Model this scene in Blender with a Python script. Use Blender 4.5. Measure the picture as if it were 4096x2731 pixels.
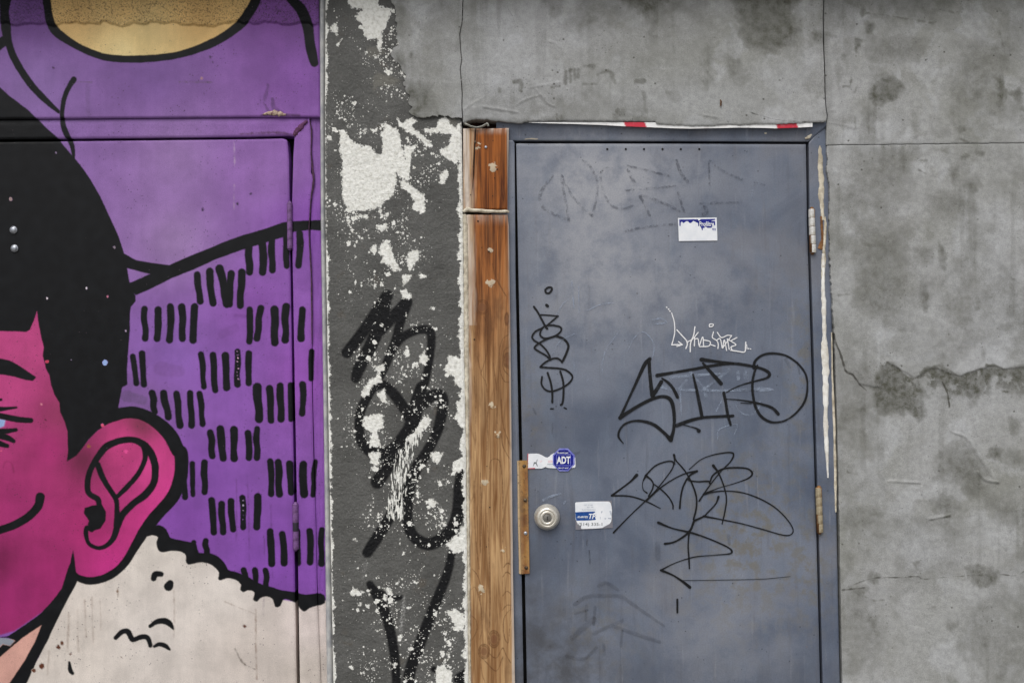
import bpy, math, random
import numpy as np
from mathutils import Matrix, Vector

for o in list(bpy.data.objects):
    bpy.data.objects.remove(o, do_unlink=True)
scene = bpy.context.scene
COL = scene.collection

# ------------------------------------------------------------------ camera
S = 0.7717e-3                      # metres per photo pixel on the door plane (door leaf = 0.91 m)
FPX = 4096 * 35 / 36
D = FPX * S                        # about 3.07 m from the wall
PITCH, ROLL = math.radians(1.1), math.radians(-0.5)
CAMLOC = Vector((0, -D, 1.48 - D * math.tan(PITCH)))
cam_d = bpy.data.cameras.new('camera')
cam_d.sensor_width = 36; cam_d.sensor_fit = 'HORIZONTAL'; cam_d.lens = 35
cam_d.clip_start = 0.05; cam_d.clip_end = 500
cam = bpy.data.objects.new('camera', cam_d); COL.objects.link(cam)
RM = Matrix.Rotation(math.pi / 2 + PITCH, 4, 'X') @ Matrix.Rotation(ROLL, 4, 'Z')
cam.matrix_world = Matrix.Translation(CAMLOC) @ RM
scene.camera = cam

# ------------------------------------------------------------------ light: bright overcast day
SUN_EL, SUN_ROT = math.radians(52), math.radians(196)
w = bpy.data.worlds.new('World'); scene.world = w; w.use_nodes = True
wn, wl = w.node_tree.nodes, w.node_tree.links
wn.clear()
sky = wn.new('ShaderNodeTexSky'); sky.sky_type = 'NISHITA'; sky.sun_disc = False
sky.sun_elevation = SUN_EL; sky.sun_rotation = SUN_ROT
sky.dust_density = 4.0; sky.air_density = 1.0; sky.ozone_density = 1.0
hs = wn.new('ShaderNodeHueSaturation'); hs.inputs['Saturation'].default_value = 0.22
bg = wn.new('ShaderNodeBackground'); bg.inputs['Strength'].default_value = 0.12
wo = wn.new('ShaderNodeOutputWorld')
wl.new(sky.outputs[0], hs.inputs['Color']); wl.new(hs.outputs[0], bg.inputs[0]); wl.new(bg.outputs[0], wo.inputs[0])
sd = bpy.data.lights.new('sun', 'SUN'); sd.energy = 1.2; sd.angle = math.radians(40); sd.color = (1, .965, .92)
sun = bpy.data.objects.new('sun', sd); COL.objects.link(sun)
sdir = Vector((math.sin(SUN_ROT) * math.cos(SUN_EL), math.cos(SUN_ROT) * math.cos(SUN_EL), math.sin(SUN_EL)))
sun.rotation_euler = sdir.to_track_quat('Z', 'Y').to_euler()
sun.location = (0, -6, 8)
scene.view_settings.view_transform = 'Standard'; scene.view_settings.look = 'None'
scene.view_settings.gamma = 1; scene.view_settings.use_curve_mapping = False
scene.view_settings.exposure = 0.12

# ------------------------------------------------------------------ helpers
RNP = np.array([[RM[i][j] for j in range(3)] for i in range(3)])
C0 = np.array(CAMLOC)
def unproj(u, v, Y=0.0):
    """photo pixel -> point on the vertical plane y = Y"""
    u = np.asarray(u, float); v = np.asarray(v, float)
    d = np.stack([(u - 2048) / FPX, -(v - 1365.5) / FPX, -np.ones_like(u)], -1) @ RNP.T
    t = (Y - C0[1]) / d[..., 1]
    return C0 + d * t[..., None]
TILES = dict(A=(0, 0, 1.742), B=(0, 900, 1.742), C=(0, 1800, 1.742), D=(900, 0, 1.742), E=(900, 900, 1.742),
             F=(900, 1831, 1.742), G=(1800, 400, 2.1775), H=(2500, 400, 1.9356), I=(2000, 1100, 2.1775),
             J=(2400, 1200, 1.9356), K=(2300, 1750, 1.742), L=(1950, 1700, 2.6133), M=(3096, 0, 1.742),
             N=(3096, 1300, 1.096), O=(1500, 0, 1.2379), Q=(3200, 900, 1.307), R=(1820, 800, 1.567),
             W=(1820, 1731, 1.567), SA=(2690, 850, 11.76), SB=(2100, 1780, 10.69), SC=(2280, 1980, 10.455),
             X=(1820, 440, 3.92), P=(0, 0, 1.0))
def T(t, pts):
    ox, oy, s = TILES[t]
    return [(ox + p[0] / s, oy + p[1] / s) + tuple(q / s for q in p[2:]) for p in pts]
def cr(pts, n=5):
    """Catmull-Rom through the points (rows of any length)"""
    p = np.array(pts, float)
    if len(p) < 3: 
        return np.array([p[0] + (p[-1] - p[0]) * t for t in np.linspace(0, 1, n + 1)])
    q = np.vstack([2 * p[0] - p[1], p, 2 * p[-1] - p[-2]])
    out = []
    for i in range(1, len(q) - 2):
        for k in range(n):
            t = k / n
            out.append(.5 * (2 * q[i] + (q[i + 1] - q[i - 1]) * t + (2 * q[i - 1] - 5 * q[i] + 4 * q[i + 1] - q[i + 2]) * t * t
                             + (3 * q[i] - q[i - 1] - 3 * q[i + 1] + q[i + 2]) * t ** 3))
    out.append(q[-2])
    return np.array(out)
def stroke(t, pts, r=None, n=5):
    """-> array of (u, v, r) along a smooth stroke"""
    pp = [p if len(p) > 2 else (p[0], p[1], r) for p in pts]
    a = cr(T(t, pp), n); a[:, 2] = np.maximum(a[:, 2], .3)
    return a
BIG = 60.0
def sdf_stroke(U, V, st, out=None):
    out = np.full(U.shape, BIG) if out is None else out
    m = 30 + st[:, 2].max()
    k = (U > st[:, 0].min() - m) & (U < st[:, 0].max() + m) & (V > st[:, 1].min() - m) & (V < st[:, 1].max() + m)
    if not k.any(): return out
    u, v = U[k], V[k]; best = out[k]
    for a, b in zip(st[:-1], st[1:]):
        dx, dy = b[0] - a[0], b[1] - a[1]
        t = np.clip(((u - a[0]) * dx + (v - a[1]) * dy) / (dx * dx + dy * dy + 1e-9), 0, 1)
        d = np.hypot(u - a[0] - t * dx, v - a[1] - t * dy) - (a[2] + t * (b[2] - a[2]))
        best = np.minimum(best, d)
    out[k] = best
    return out
def sdf_poly(U, V, pts, smooth=0):
    p = np.array([q[:2] for q in pts], float)
    if smooth: p = cr(np.vstack([p, p[:1]]), smooth)[:-1]
    out = np.full(U.shape, BIG)
    k = (U > p[:, 0].min() - 40) & (U < p[:, 0].max() + 40) & (V > p[:, 1].min() - 40) & (V < p[:, 1].max() + 40)
    if not k.any(): return out
    u, v = U[k], V[k]; best = np.full(u.shape, BIG); ins = np.zeros(u.shape, bool)
    for a, b in zip(p, np.roll(p, -1, 0)):
        dx, dy = b - a
        t = np.clip(((u - a[0]) * dx + (v - a[1]) * dy) / (dx * dx + dy * dy + 1e-9), 0, 1)
        best = np.minimum(best, np.hypot(u - a[0] - t * dx, v - a[1] - t * dy))
        if abs(dy) > 1e-9:
            c = ((a[1] > v) != (b[1] > v)) & (u < a[0] + (v - a[1]) * dx / dy)
            ins ^= c
    out[k] = np.where(ins, -best, best)
    return out
def sst(x, a, b):
    t = np.clip((x - a) / (b - a), 0, 1); return t * t * (3 - 2 * t)
_rs = np.random.RandomState(7); _TAB = _rs.rand(512, 512)
def vnoise(x, y, seed=0):
    x = x + seed * 37.7; y = y + seed * 91.3
    xi, yi = np.floor(x).astype(int), np.floor(y).astype(int)
    fx, fy = x - xi, y - yi; fx = fx * fx * (3 - 2 * fx); fy = fy * fy * (3 - 2 * fy)
    g = lambda a, b: _TAB[a % 512, b % 512]
    return (g(xi, yi) * (1 - fx) + g(xi + 1, yi) * fx) * (1 - fy) + (g(xi, yi + 1) * (1 - fx) + g(xi + 1, yi + 1) * fx) * fy
def fbm(x, y, seed=0, oct=4):
    s = 0; a = .5; n = 0
    for i in range(oct):
        s = s + a * vnoise(x * 2 ** i, y * 2 ** i, seed + i); n += a; a *= .5
    return s / n
def lin(c):
    c = np.asarray(c, float) / 255.0
    return np.where(c <= .04045, c / 12.92, ((c + .055) / 1.055) ** 2.4)
def L3(*c):
    r = lin(c); return (float(r[0]), float(r[1]), float(r[2]), 1)

# ------------------------------------------------------------------ objects
def link(o, parent=None):
    COL.objects.link(o)
    if parent is not None: o.parent = parent
    return o
def thing(name, label, cat, loc, group=None):
    o = bpy.data.objects.new(name, None); o.location = loc; o.empty_display_size = .1
    o['label'] = label; o['category'] = cat; o['kind'] = 'thing'
    if group: o['group'] = group
    return link(o)
def origin(parent):
    v = Vector((0, 0, 0))
    while parent is not None:
        v = v + parent.location; parent = parent.parent
    return np.array(v)
def mk(name, verts, faces, mat, parent=None, smooth=False, attrs=None, label=None):
    verts = np.asarray(verts, float) - origin(parent)
    me = bpy.data.meshes.new(name)
    if isinstance(faces, np.ndarray):
        nf, k = faces.shape
        me.vertices.add(len(verts)); me.vertices.foreach_set('co', verts.ravel())
        me.loops.add(nf * k); me.loops.foreach_set('vertex_index', faces.ravel().astype(np.int32))
        me.polygons.add(nf); me.polygons.foreach_set('loop_start', np.arange(0, nf * k, k, dtype=np.int32))
        me.update(calc_edges=True)
    else:
        me.from_pydata([tuple(v) for v in verts], [], [tuple(f) for f in faces])
    if smooth is not False:
        arr = np.ones(len(me.polygons), bool) if smooth is True else smooth
        me.polygons.foreach_set('use_smooth', arr)
    for k, a in (attrs or {}).items():
        a = np.asarray(a, np.float32)
        if a.ndim == 2:
            at = me.attributes.new(k, 'FLOAT_COLOR', 'POINT'); at.data.foreach_set('color', a.ravel())
        else:
            at = me.attributes.new(k, 'FLOAT', 'POINT'); at.data.foreach_set('value', a)
    me.materials.append(mat); me.validate()
    o = bpy.data.objects.new(name, me)
    if label: o['label'] = label
    return link(o, parent)
def axis(a, b, step, lo, hi, coarse=45):
    """sample positions from a to b: fine inside [lo, hi], coarse outside"""
    r = [a]
    while r[-1] < b - 1e-6:
        s = step if lo - 1 <= r[-1] < hi else coarse
        n = r[-1] + s
        if r[-1] < lo - 1 < n: n = lo
        r.append(min(n, b))
    return np.array(r)
def edge(pts):
    p = np.array(pts, float)
    return lambda x: np.interp(x, p[:, 0], p[:, 1])
def sheet(name, u0, u1, v0, v1, step, Y, mat, parent, fields=None, L=None, R=None, TT=None, BB=None, disp=None,
          thick=.03, label=None, roll=0.0):
    """a slab whose front is a dense grid on plane y=Y; L,R give u at v, TT,BB give v at u"""
    au = axis(u0, u1, step, -50, 4146); av = axis(v0, v1, step, -50, 2790)
    s = (au - u0) / (u1 - u0); t = (av - v0) / (v1 - v0)
    Sg, Tg = np.meshgrid(s, t)
    V = v0 + (v1 - v0) * Tg
    lu = L(V) if L else np.full(V.shape, float(u0)); ru = R(V) if R else np.full(V.shape, float(u1))
    U = lu + (ru - lu) * Sg
    vt = TT(U) if TT else np.full(V.shape, float(v0)); vb = BB(U) if BB else np.full(V.shape, float(v1))
    V = vt + (vb - vt) * Tg
    if L or R:
        lu = L(V) if L else lu; ru = R(V) if R else ru
        U = lu + (ru - lu) * Sg
    P = unproj(U, V, Y)
    if disp is not None: P[..., 1] -= disp(U, V)
    if roll:                                             # rolled-over edge
        e = np.minimum.reduce([U - lu, ru - U, V - vt, vb - V])
        P[..., 1] += roll * (1 - sst(e, 0, 7)) ** 2
    P[..., 2] = np.maximum(P[..., 2], 0.002)
    ny, nx = U.shape
    idx = np.arange(ny * nx).reshape(ny, nx)
    f = np.stack([idx[:-1, :-1], idx[1:, :-1], idx[1:, 1:], idx[:-1, 1:]], -1).reshape(-1, 4)
    b = np.concatenate([idx[0, :], idx[1:, -1], idx[-1, -2::-1], idx[-2:0:-1, 0]])
    Pf = P.reshape(-1, 3); F0 = Pf[b]; B0 = F0.copy(); B0[:, 1] = Y + thick
    n = len(Pf); m = len(b); i = np.arange(m); j = (i + 1) % m
    sk = np.stack([n + i, n + j, n + m + j, n + m + i], -1)
    verts = np.vstack([Pf, F0, B0]); faces = np.vstack([f, sk])
    at = {}
    for k, a in (fields(U, V) if fields else {}).items():
        a = a.reshape(ny * nx, -1); a = np.vstack([a, a[b], a[b]])
        at[k] = a if a.shape[1] > 1 else a[:, 0]
    sm = np.zeros(len(faces), bool); sm[:len(f)] = True
    return mk(name, verts, faces, mat, parent, sm, at, label)
def prism(name, pts, Y, thick, mat, parent, label=None, bevel=0.0):
    """flat polygon in photo pixels on plane Y, extruded back by thick"""
    p = unproj([q[0] for q in pts], [q[1] for q in pts], Y)
    n = len(p); b = p.copy(); b[:, 1] += thick
    v = np.vstack([p, b])
    # orientation: front must face -Y
    area = sum(p[i][0] * p[(i + 1) % n][2] - p[(i + 1) % n][0] * p[i][2] for i in range(n))
    front = list(range(n)) if area > 0 else list(range(n))[::-1]
    fs = [front] + [[front[k], front[k] + n, front[(k + 1) % n] + n, front[(k + 1) % n]] for k in range(n)]
    fs.append([i + n for i in front[::-1]])
    return mk(name, v, fs, mat, parent, label=label)
def box(name, lo, hi, mat, parent=None, label=None, bev=0.0):
    x0, y0, z0 = lo; x1, y1, z1 = hi
    v = [(x0, y0, z0), (x1, y0, z0), (x1, y1, z0), (x0, y1, z0), (x0, y0, z1), (x1, y0, z1), (x1, y1, z1), (x0, y1, z1)]
    f = [(0, 3, 2, 1), (4, 5, 6, 7), (0, 1, 5, 4), (1, 2, 6, 5), (2, 3, 7, 6), (3, 0, 4, 7)]
    o = mk(name, v, f, mat, parent, label=label)
    if bev:
        m = o.modifiers.new('bevel', 'BEVEL'); m.width = bev; m.segments = 2
    return o
def lathe(name, c, prof, mat, parent, n=40, ax='Y', label=None, smooth=True):
    """prof: list of (radius, height towards the camera, along -Y) ; ax Z: along +Z"""
    v = []; f = []
    for r, h in prof:
        for k in range(n):
            a = 2 * math.pi * k / n
            if ax == 'Y': v.append((c[0] + r * math.cos(a), c[1] - h, c[2] + r * math.sin(a)))
            else: v.append((c[0] + r * math.cos(a), c[1] + r * math.sin(a), c[2] + h))
    for i in range(len(prof) - 1):
        for k in range(n):
            q = (k + 1) % n
            f.append((i * n + k, i * n + q, (i + 1) * n + q, (i + 1) * n + k))
    f.append([(len(prof) - 1) * n + k for k in range(n)]); f.append([k for k in range(n)][::-1])
    if smooth == 'side': smooth = np.array([True] * (len(f) - 2) + [False] * 2)
    o = mk(name, v, f, mat, parent, smooth, label=label)
    return o
def ribbons(name, strokes, Y, mat, parent, feather=1.0, alpha=None, label=None):
    """painted marker lines: narrow ribbons of paint lying on plane Y, alpha fading at the rim"""
    V, Fc, A = [], [], []
    for si, st in enumerate(strokes):
        p = st[:, :2]; r = st[:, 2]
        keep = [0]
        for i in range(1, len(p)):
            if np.hypot(*(p[i] - p[keep[-1]])) > .8: keep.append(i)
        p, r = p[keep], r[keep]
        if len(p) < 2: p = np.array([p[0], p[0] + (1.0, 0)]); r = np.array([r[0], r[0]])
        t = np.gradient(p, axis=0); t /= np.hypot(t[:, 0], t[:, 1])[:, None] + 1e-9
        p = np.vstack([p[0] - t[0] * r[0], p[0] - t[0] * r[0] * .72, p, p[-1] + t[-1] * r[-1] * .72, p[-1] + t[-1] * r[-1]])
        r = np.concatenate([[r[0] * .12, r[0] * .7], r, [r[-1] * .7, r[-1] * .12]])
        t = np.vstack([t[:1], t[:1], t, t[-1:], t[-1:]])
        nrm = np.stack([-t[:, 1], t[:, 0]], -1)
        al = 1.0 if alpha is None else (alpha[si] if hasattr(alpha, '__len__') else alpha)
        base = sum(len(x) for x in V)
        rows = []
        yo = Y - .00004 * si - np.linspace(0, .00003, len(p))
        for k, (off, a) in enumerate(((-1, 0), (-1, 1), (1, 1), (1, 0))):
            fe = np.minimum(feather, r * .6)
            w_ = (r + fe * .5) if a == 0 else np.maximum(r - fe * .5, r * .2)
            q = p + nrm * (off * w_)[:, None]
            P3 = unproj(q[:, 0], q[:, 1], Y); P3[:, 1] = yo
            rows.append(P3); A.append(np.full(len(p), a * al))
        V += rows
        n = len(p)
        for k in range(3):
            for i in range(n - 1):
                Fc.append((base + k * n + i, base + k * n + i + 1, base + (k + 1) * n + i + 1, base + (k + 1) * n + i))
    return mk(name, np.vstack(V), np.array(Fc), mat, parent, attrs={'alpha': np.concatenate(A)}, label=label)

# ------------------------------------------------------------------ materials
class G:
    def __init__(self, name, rough=.6, spec=.4):
        self.m = bpy.data.materials.new(name); self.m.use_nodes = True
        self.t = self.m.node_tree; self.b = self.t.nodes['Principled BSDF']
        self.b.inputs['Roughness'].default_value = rough
        self.b.inputs['Specular IOR Level'].default_value = spec
        self.tc = self.t.nodes.new('ShaderNodeTexCoord').outputs['Object']
    def set(self, sock, v):
        if isinstance(v, bpy.types.NodeSocket): self.t.links.new(v, sock)
        else: sock.default_value = v
    def attr(self, n, color=False):
        a = self.t.nodes.new('ShaderNodeAttribute'); a.attribute_name = n
        return a.outputs['Color'] if color else a.outputs['Fac']
    def map(self, sc=(1, 1, 1), vec=None, loc=(0, 0, 0)):
        a = self.t.nodes.new('ShaderNodeMapping'); self.t.links.new(vec or self.tc, a.inputs[0])
        a.inputs['Scale'].default_value = sc; a.inputs['Location'].default_value = loc
        return a.outputs[0]
    def noise(self, scale, detail=3, rough=.55, vec=None, dist=0.0):
        a = self.t.nodes.new('ShaderNodeTexNoise'); self.t.links.new(vec or self.tc, a.inputs['Vector'])
        a.inputs['Scale'].default_value = scale; a.inputs['Detail'].default_value = detail
        a.inputs['Roughness'].default_value = rough; a.inputs['Distortion'].default_value = dist
        return a.outputs['Fac']
    def voro(self, scale, vec=None, feat='F1', rnd=1.0):
        a = self.t.nodes.new('ShaderNodeTexVoronoi'); self.t.links.new(vec or self.tc, a.inputs['Vector'])
        a.inputs['Scale'].default_value = scale; a.feature = feat; a.inputs['Randomness'].default_value = rnd
        return a.outputs['Distance']
    def math(self, op, a, b=0.0, clamp=False):
        n = self.t.nodes.new('ShaderNodeMath'); n.operation = op; n.use_clamp = clamp
        self.set(n.inputs[0], a); self.set(n.inputs[1], b); return n.outputs[0]
    def ramp(self, x, a, b, c=0.0, d=1.0, smooth=True):
        n = self.t.nodes.new('ShaderNodeMapRange'); n.interpolation_type = 'SMOOTHSTEP' if smooth else 'LINEAR'
        self.set(n.inputs['Value'], x); n.inputs['From Min'].default_value = a; n.inputs['From Max'].default_value = b
        n.inputs['To Min'].default_value = c; n.inputs['To Max'].default_value = d
        return n.outputs['Result']
    def mix(self, f, a, b, mode='MIX'):
        n = self.t.nodes.new('ShaderNodeMix'); n.data_type = 'RGBA'; n.blend_type = mode
        self.set(n.inputs[0], f); self.set(n.inputs[6], a); self.set(n.inputs[7], b); return n.outputs[2]
    def gray(self, x):
        n = self.t.nodes.new('ShaderNodeCombineColor')
        for i in range(3): self.set(n.inputs[i], x)
        return n.outputs[0]
    def bump(self, h, strength=.5, dist=.002, prev=None):
        n = self.t.nodes.new('ShaderNodeBump'); n.inputs['Strength'].default_value = strength
        n.inputs['Distance'].default_value = dist; self.set(n.inputs['Height'], h)
        if prev is not None: self.t.links.new(prev, n.inputs['Normal'])
        return n.outputs[0]
    def done(self, col, normal=None, rough=None, alpha=None, metal=None):
        self.set(self.b.inputs['Base Color'], col)
        if normal is not None: self.t.links.new(normal, self.b.inputs['Normal'])
        if rough is not None: self.set(self.b.inputs['Roughness'], rough)
        if metal is not None: self.set(self.b.inputs['Metallic'], metal)
        if alpha is not None: self.set(self.b.inputs['Alpha'], alpha)
        return self.m
INK = L3(27, 29, 33)

def mat_mural():
    g = G('mural_paint', .55, .22)
    fill = g.attr('fill', True); ink = g.attr('ink'); rough = g.attr('rough')
    n1 = g.noise(9, 4, .6); n2 = g.noise(420, 2, .6); n3 = g.noise(60, 4, .65)
    st = g.noise(14, 4, .6, g.map((3.5, 1, .35)))
    c = g.mix(1.0, fill, g.gray(g.ramp(n1, .3, .7, .86, 1.1)), 'MULTIPLY')
    c = g.mix(1.0, c, g.gray(g.ramp(n2, .28, .72, .87, 1.12)), 'MULTIPLY')
    c = g.mix(1.0, c, g.gray(g.ramp(st, .35, .75, 1.02, .96)), 'MULTIPLY')
    # grime: blotches and flecks
    c = g.mix(g.ramp(n3, .62, .78, 0, .35), c, L3(70, 55, 62))
    spk = g.math('MULTIPLY', g.ramp(g.voro(75), .05, .19, 1, 0), g.ramp(g.noise(7, 2), .46, .58))
    c = g.mix(g.math('MULTIPLY', spk, .75), c, L3(62, 44, 60))
    # pits of the coarse stucco
    pit = g.noise(190, 4, .7)
    c = g.mix(g.math('MULTIPLY', rough, g.ramp(pit, .5, .64, 0, .7)), c, L3(50, 42, 34))
    k = g.ramp(g.math('ADD', ink, g.math('MULTIPLY', g.math('SUBTRACT', g.noise(230, 2), .5), 4.0)), 3.4, -3.0)
    blk = g.mix(g.ramp(g.noise(30, 4, .65), .35, .75), L3(5, 6, 10), L3(16, 18, 22))
    chip = g.math('MULTIPLY', g.ramp(g.voro(48), .0, .075, 1, 0), g.ramp(g.noise(5, 2), .52, .6))
    blk = g.mix(g.math('MULTIPLY', chip, .6), blk, L3(150, 130, 140))
    c = g.mix(k, c, blk)
    b = g.bump(g.noise(300, 3, .6), .16, .0012)
    b = g.bump(g.math('MULTIPLY', g.noise(140, 4, .65), rough), .9, .006, b)
    return g.done(c, b, g.ramp(n3, .3, .7, .5, .66))
def mat_pilaster():
    g = G('flaking_stucco', .75, .3)
    flake = g.attr('flake'); ink = g.attr('ink'); dens = g.attr('speck'); dirt = g.attr('dirt'); strk = g.attr('streak'); chalk = g.attr('chalk')
    n1 = g.noise(6, 4, .6); nf = g.noise(190, 4, .65)
    c = g.mix(g.ramp(n1, .3, .7), L3(80, 80, 78), L3(98, 98, 96))
    c = g.mix(1.0, c, g.gray(g.ramp(nf, .3, .7, .82, 1.13)), 'MULTIPLY')
    c = g.mix(g.ramp(g.noise(17, 4, .6), .6, .75, 0, .4), c, L3(92, 82, 70))
    kink = g.ramp(g.math('ADD', ink, g.math('MULTIPLY', g.math('SUBTRACT', g.noise(260, 3), .5), 6.0)), 6, -5)
    c = g.mix(kink, c, L3(5, 6, 10))
    c = g.mix(g.math('MULTIPLY', chalk, g.ramp(nf, .4, .6)), c, L3(180, 180, 178))
    c = g.mix(dirt, c, L3(120, 118, 110))
    # white undercoat showing where paint has flaked
    e = g.math('ADD', flake, g.math('MULTIPLY', g.math('SUBTRACT', g.noise(85, 6, .75), .5), 52.0))
    fk = g.ramp(e, 2, -2)
    def chips(sc, off, gain, cut):
        v = g.t.nodes.new('ShaderNodeTexVoronoi'); v.inputs['Scale'].default_value = sc
        wv = g.t.nodes.new('ShaderNodeTexNoise'); wv.inputs['Scale'].default_value = sc * 2.2; wv.inputs['Detail'].default_value = 2
        mv = g.map((1, 1, 1), None, off); g.t.links.new(mv, wv.inputs['Vector'])
        ad = g.t.nodes.new('ShaderNodeVectorMath'); ad.operation = 'MULTIPLY_ADD'
        g.t.links.new(wv.outputs['Color'], ad.inputs[0]); ad.inputs[1].default_value = (.9 / sc,) * 3; g.t.links.new(mv, ad.inputs[2])
        g.t.links.new(ad.outputs[0], v.inputs['Vector'])
        rnd = g.t.nodes.new('ShaderNodeSeparateColor'); g.t.links.new(v.outputs['Color'], rnd.inputs[0])
        r = g.math('MULTIPLY', g.math('SUBTRACT', g.math('ADD', g.math('POWER', rnd.outputs[0], 2.5), g.math('MULTIPLY', dens, .55)), cut), gain)
        return g.ramp(g.math('SUBTRACT', v.outputs['Distance'], r), .03, -.03)
    sp = chips(50, (0, 0, 0), 1.0, .95)
    sp2 = g.math('MAXIMUM', chips(125, (3, 1, 5), .95, .92), chips(260, (7, 2, 3), .9, .92))
    sst_ = g.ramp(g.math('ADD', g.noise(190, 3, .6, g.map((1.0, 1, .14))), g.math('MULTIPLY', strk, .3)), .79, .82)
    w_ = g.math('MAXIMUM', g.math('MAXIMUM', fk, g.math('MULTIPLY', sp2, .95)), g.math('MAXIMUM', sp, sst_))
    wc = g.mix(g.ramp(g.noise(90, 4, .6), .42, .72), L3(236, 236, 231), L3(205, 204, 196))
    c = g.mix(w_, c, wc)
    b = g.bump(g.noise(130, 4, .6), .8, .005)
    b = g.bump(w_, .5, -.0012, b)
    return g.done(c, b, g.ramp(w_, 0, 1, .7, .85))
def mat_concrete():
    g = G('cement_render', .82, .25)
    st = g.attr('stain'); ck = g.attr('crack'); lt = g.attr('light')
    n0 = g.noise(1.7, 5, .6, dist=.4); n1 = g.noise(7, 5, .62, dist=.3); n2 = g.noise(60, 4, .65); n3 = g.noise(380, 2, .6)
    tr = g.noise(5, 4, .6, g.map((1, 1, 6.0)))
    c = g.mix(g.ramp(n0, .35, .65), L3(143, 144, 140), L3(166, 167, 168))
    c = g.mix(g.ramp(n1, .45, .75, 0, .5), c, L3(122, 122, 115))
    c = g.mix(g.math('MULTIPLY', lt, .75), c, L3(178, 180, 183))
    c = g.mix(g.ramp(tr, .55, .75, 0, .22), c, L3(178, 179, 180))
    s = g.math('MULTIPLY', st, g.ramp(g.noise(45, 5, .7), .3, .7, .62, 1.15))
    s = g.math('MULTIPLY', s, g.ramp(n2, .3, .65, .8, 1.05))
    c = g.mix(g.math('MULTIPLY', s, .82, True), c, L3(80, 80, 71))
    c = g.mix(1.0, c, g.gray(g.ramp(n2, .25, .75, .87, 1.1)), 'MULTIPLY')
    c = g.mix(1.0, c, g.gray(g.ramp(n3, .28, .72, .85, 1.13)), 'MULTIPLY')
    pit = g.math('MULTIPLY', g.ramp(g.voro(24), .03, .11, 1, 0), g.ramp(g.noise(4.3, 2), .46, .54))
    pit2 = g.math('MULTIPLY', g.ramp(g.voro(70), .05, .2, 1, 0), g.ramp(g.noise(9, 3), .52, .62))
    pit = g.math('MAXIMUM', pit, g.math('MULTIPLY', pit2, .7))
    c = g.mix(g.math('MULTIPLY', pit, .8), c, L3(66, 64, 58))
    c = g.mix(g.math('MULTIPLY', g.ramp(ck, 2.5, -2.0), .8), c, L3(62, 60, 54))
    b = g.bump(n1, .25, .01); b = g.bump(n2, .3, .002, b); b = g.bump(g.math('ADD', n3, g.math('MULTIPLY', pit, -2.0)), .3, .0008, b)
    return g.done(c, b)
def mat_steel():
    g = G('grey_blue_steel_paint', .38, .4)
    rub = g.attr('rub'); brn = g.attr('brown')
    n1 = g.noise(3.2, 5, .6, dist=.6); n2 = g.noise(16, 4, .6, g.map((1.6, 1, .45))); n3 = g.noise(230, 3, .6)
    vs = g.noise(24, 4, .6, g.map((2.0, 1, .16)))
    c = g.mix(g.ramp(n1, .3, .7), L3(82, 91, 109), L3(114, 121, 136))
    c = g.mix(g.ramp(n2, .45, .75, 0, .5), c, L3(98, 110, 128))
    c = g.mix(g.ramp(vs, .54, .72, 0, .5), c, L3(84, 87, 98))
    c = g.mix(g.ramp(g.noise(30, 4, .6, g.map((2.0, 1, .12), loc=(5, 2, 1))), .58, .74, 0, .4), c, L3(146, 149, 158))
    c = g.mix(g.ramp(g.noise(4.5, 4, .6, g.map((1, 1, 1), loc=(3, 1, 7))), .55, .7, 0, .3), c, L3(120, 117, 118))
    c = g.mix(g.math('MULTIPLY', rub, g.ramp(g.noise(11, 5, .65), .3, .6, .25, 1)), c, L3(154, 156, 163))
    c = g.mix(g.math('MULTIPLY', brn, g.ramp(g.noise(22, 4, .65), .45, .62, 0, .8)), c, L3(110, 105, 92))
    c = g.mix(g.math('MULTIPLY', g.attr('grime'), g.ramp(g.noise(13, 5, .65), .3, .65, .2, .9)), c, L3(74, 76, 82))
    c = g.mix(g.ramp(g.noise(40, 4, .7), .6, .72, 0, .22), c, L3(78, 80, 88))
    c = g.mix(1.0, c, g.gray(g.ramp(n3, .28, .72, .92, 1.08)), 'MULTIPLY')
    # small dark flecks and bright scratches
    fl = g.math('MULTIPLY', g.ramp(g.voro(38), .04, .12, 1, 0), g.ramp(g.noise(5, 3), .47, .57))
    c = g.mix(g.math('MULTIPLY', fl, .75), c, L3(48, 50, 56))
    sc = g.math('MULTIPLY', g.ramp(g.voro(26, g.map((1, 1, .55), loc=(2, 5, 3))), .0, .05, 1, 0), g.ramp(g.noise(6, 2, .5, g.map((1, 1, 1), loc=(9, 2, 4))), .52, .6))
    c = g.mix(g.math('MULTIPLY', sc, .6), c, L3(185, 188, 196))
    ru = g.math('MULTIPLY', g.ramp(g.noise(45, 4, .7), .64, .72), g.attr('rust'))
    c = g.mix(ru, c, L3(128, 96, 52))
    b = g.bump(n1, .12, .006); b = g.bump(g.noise(500, 2), .06, .0006, b)
    return g.done(c, b, g.ramp(n2, .3, .7, .34, .52))
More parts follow.
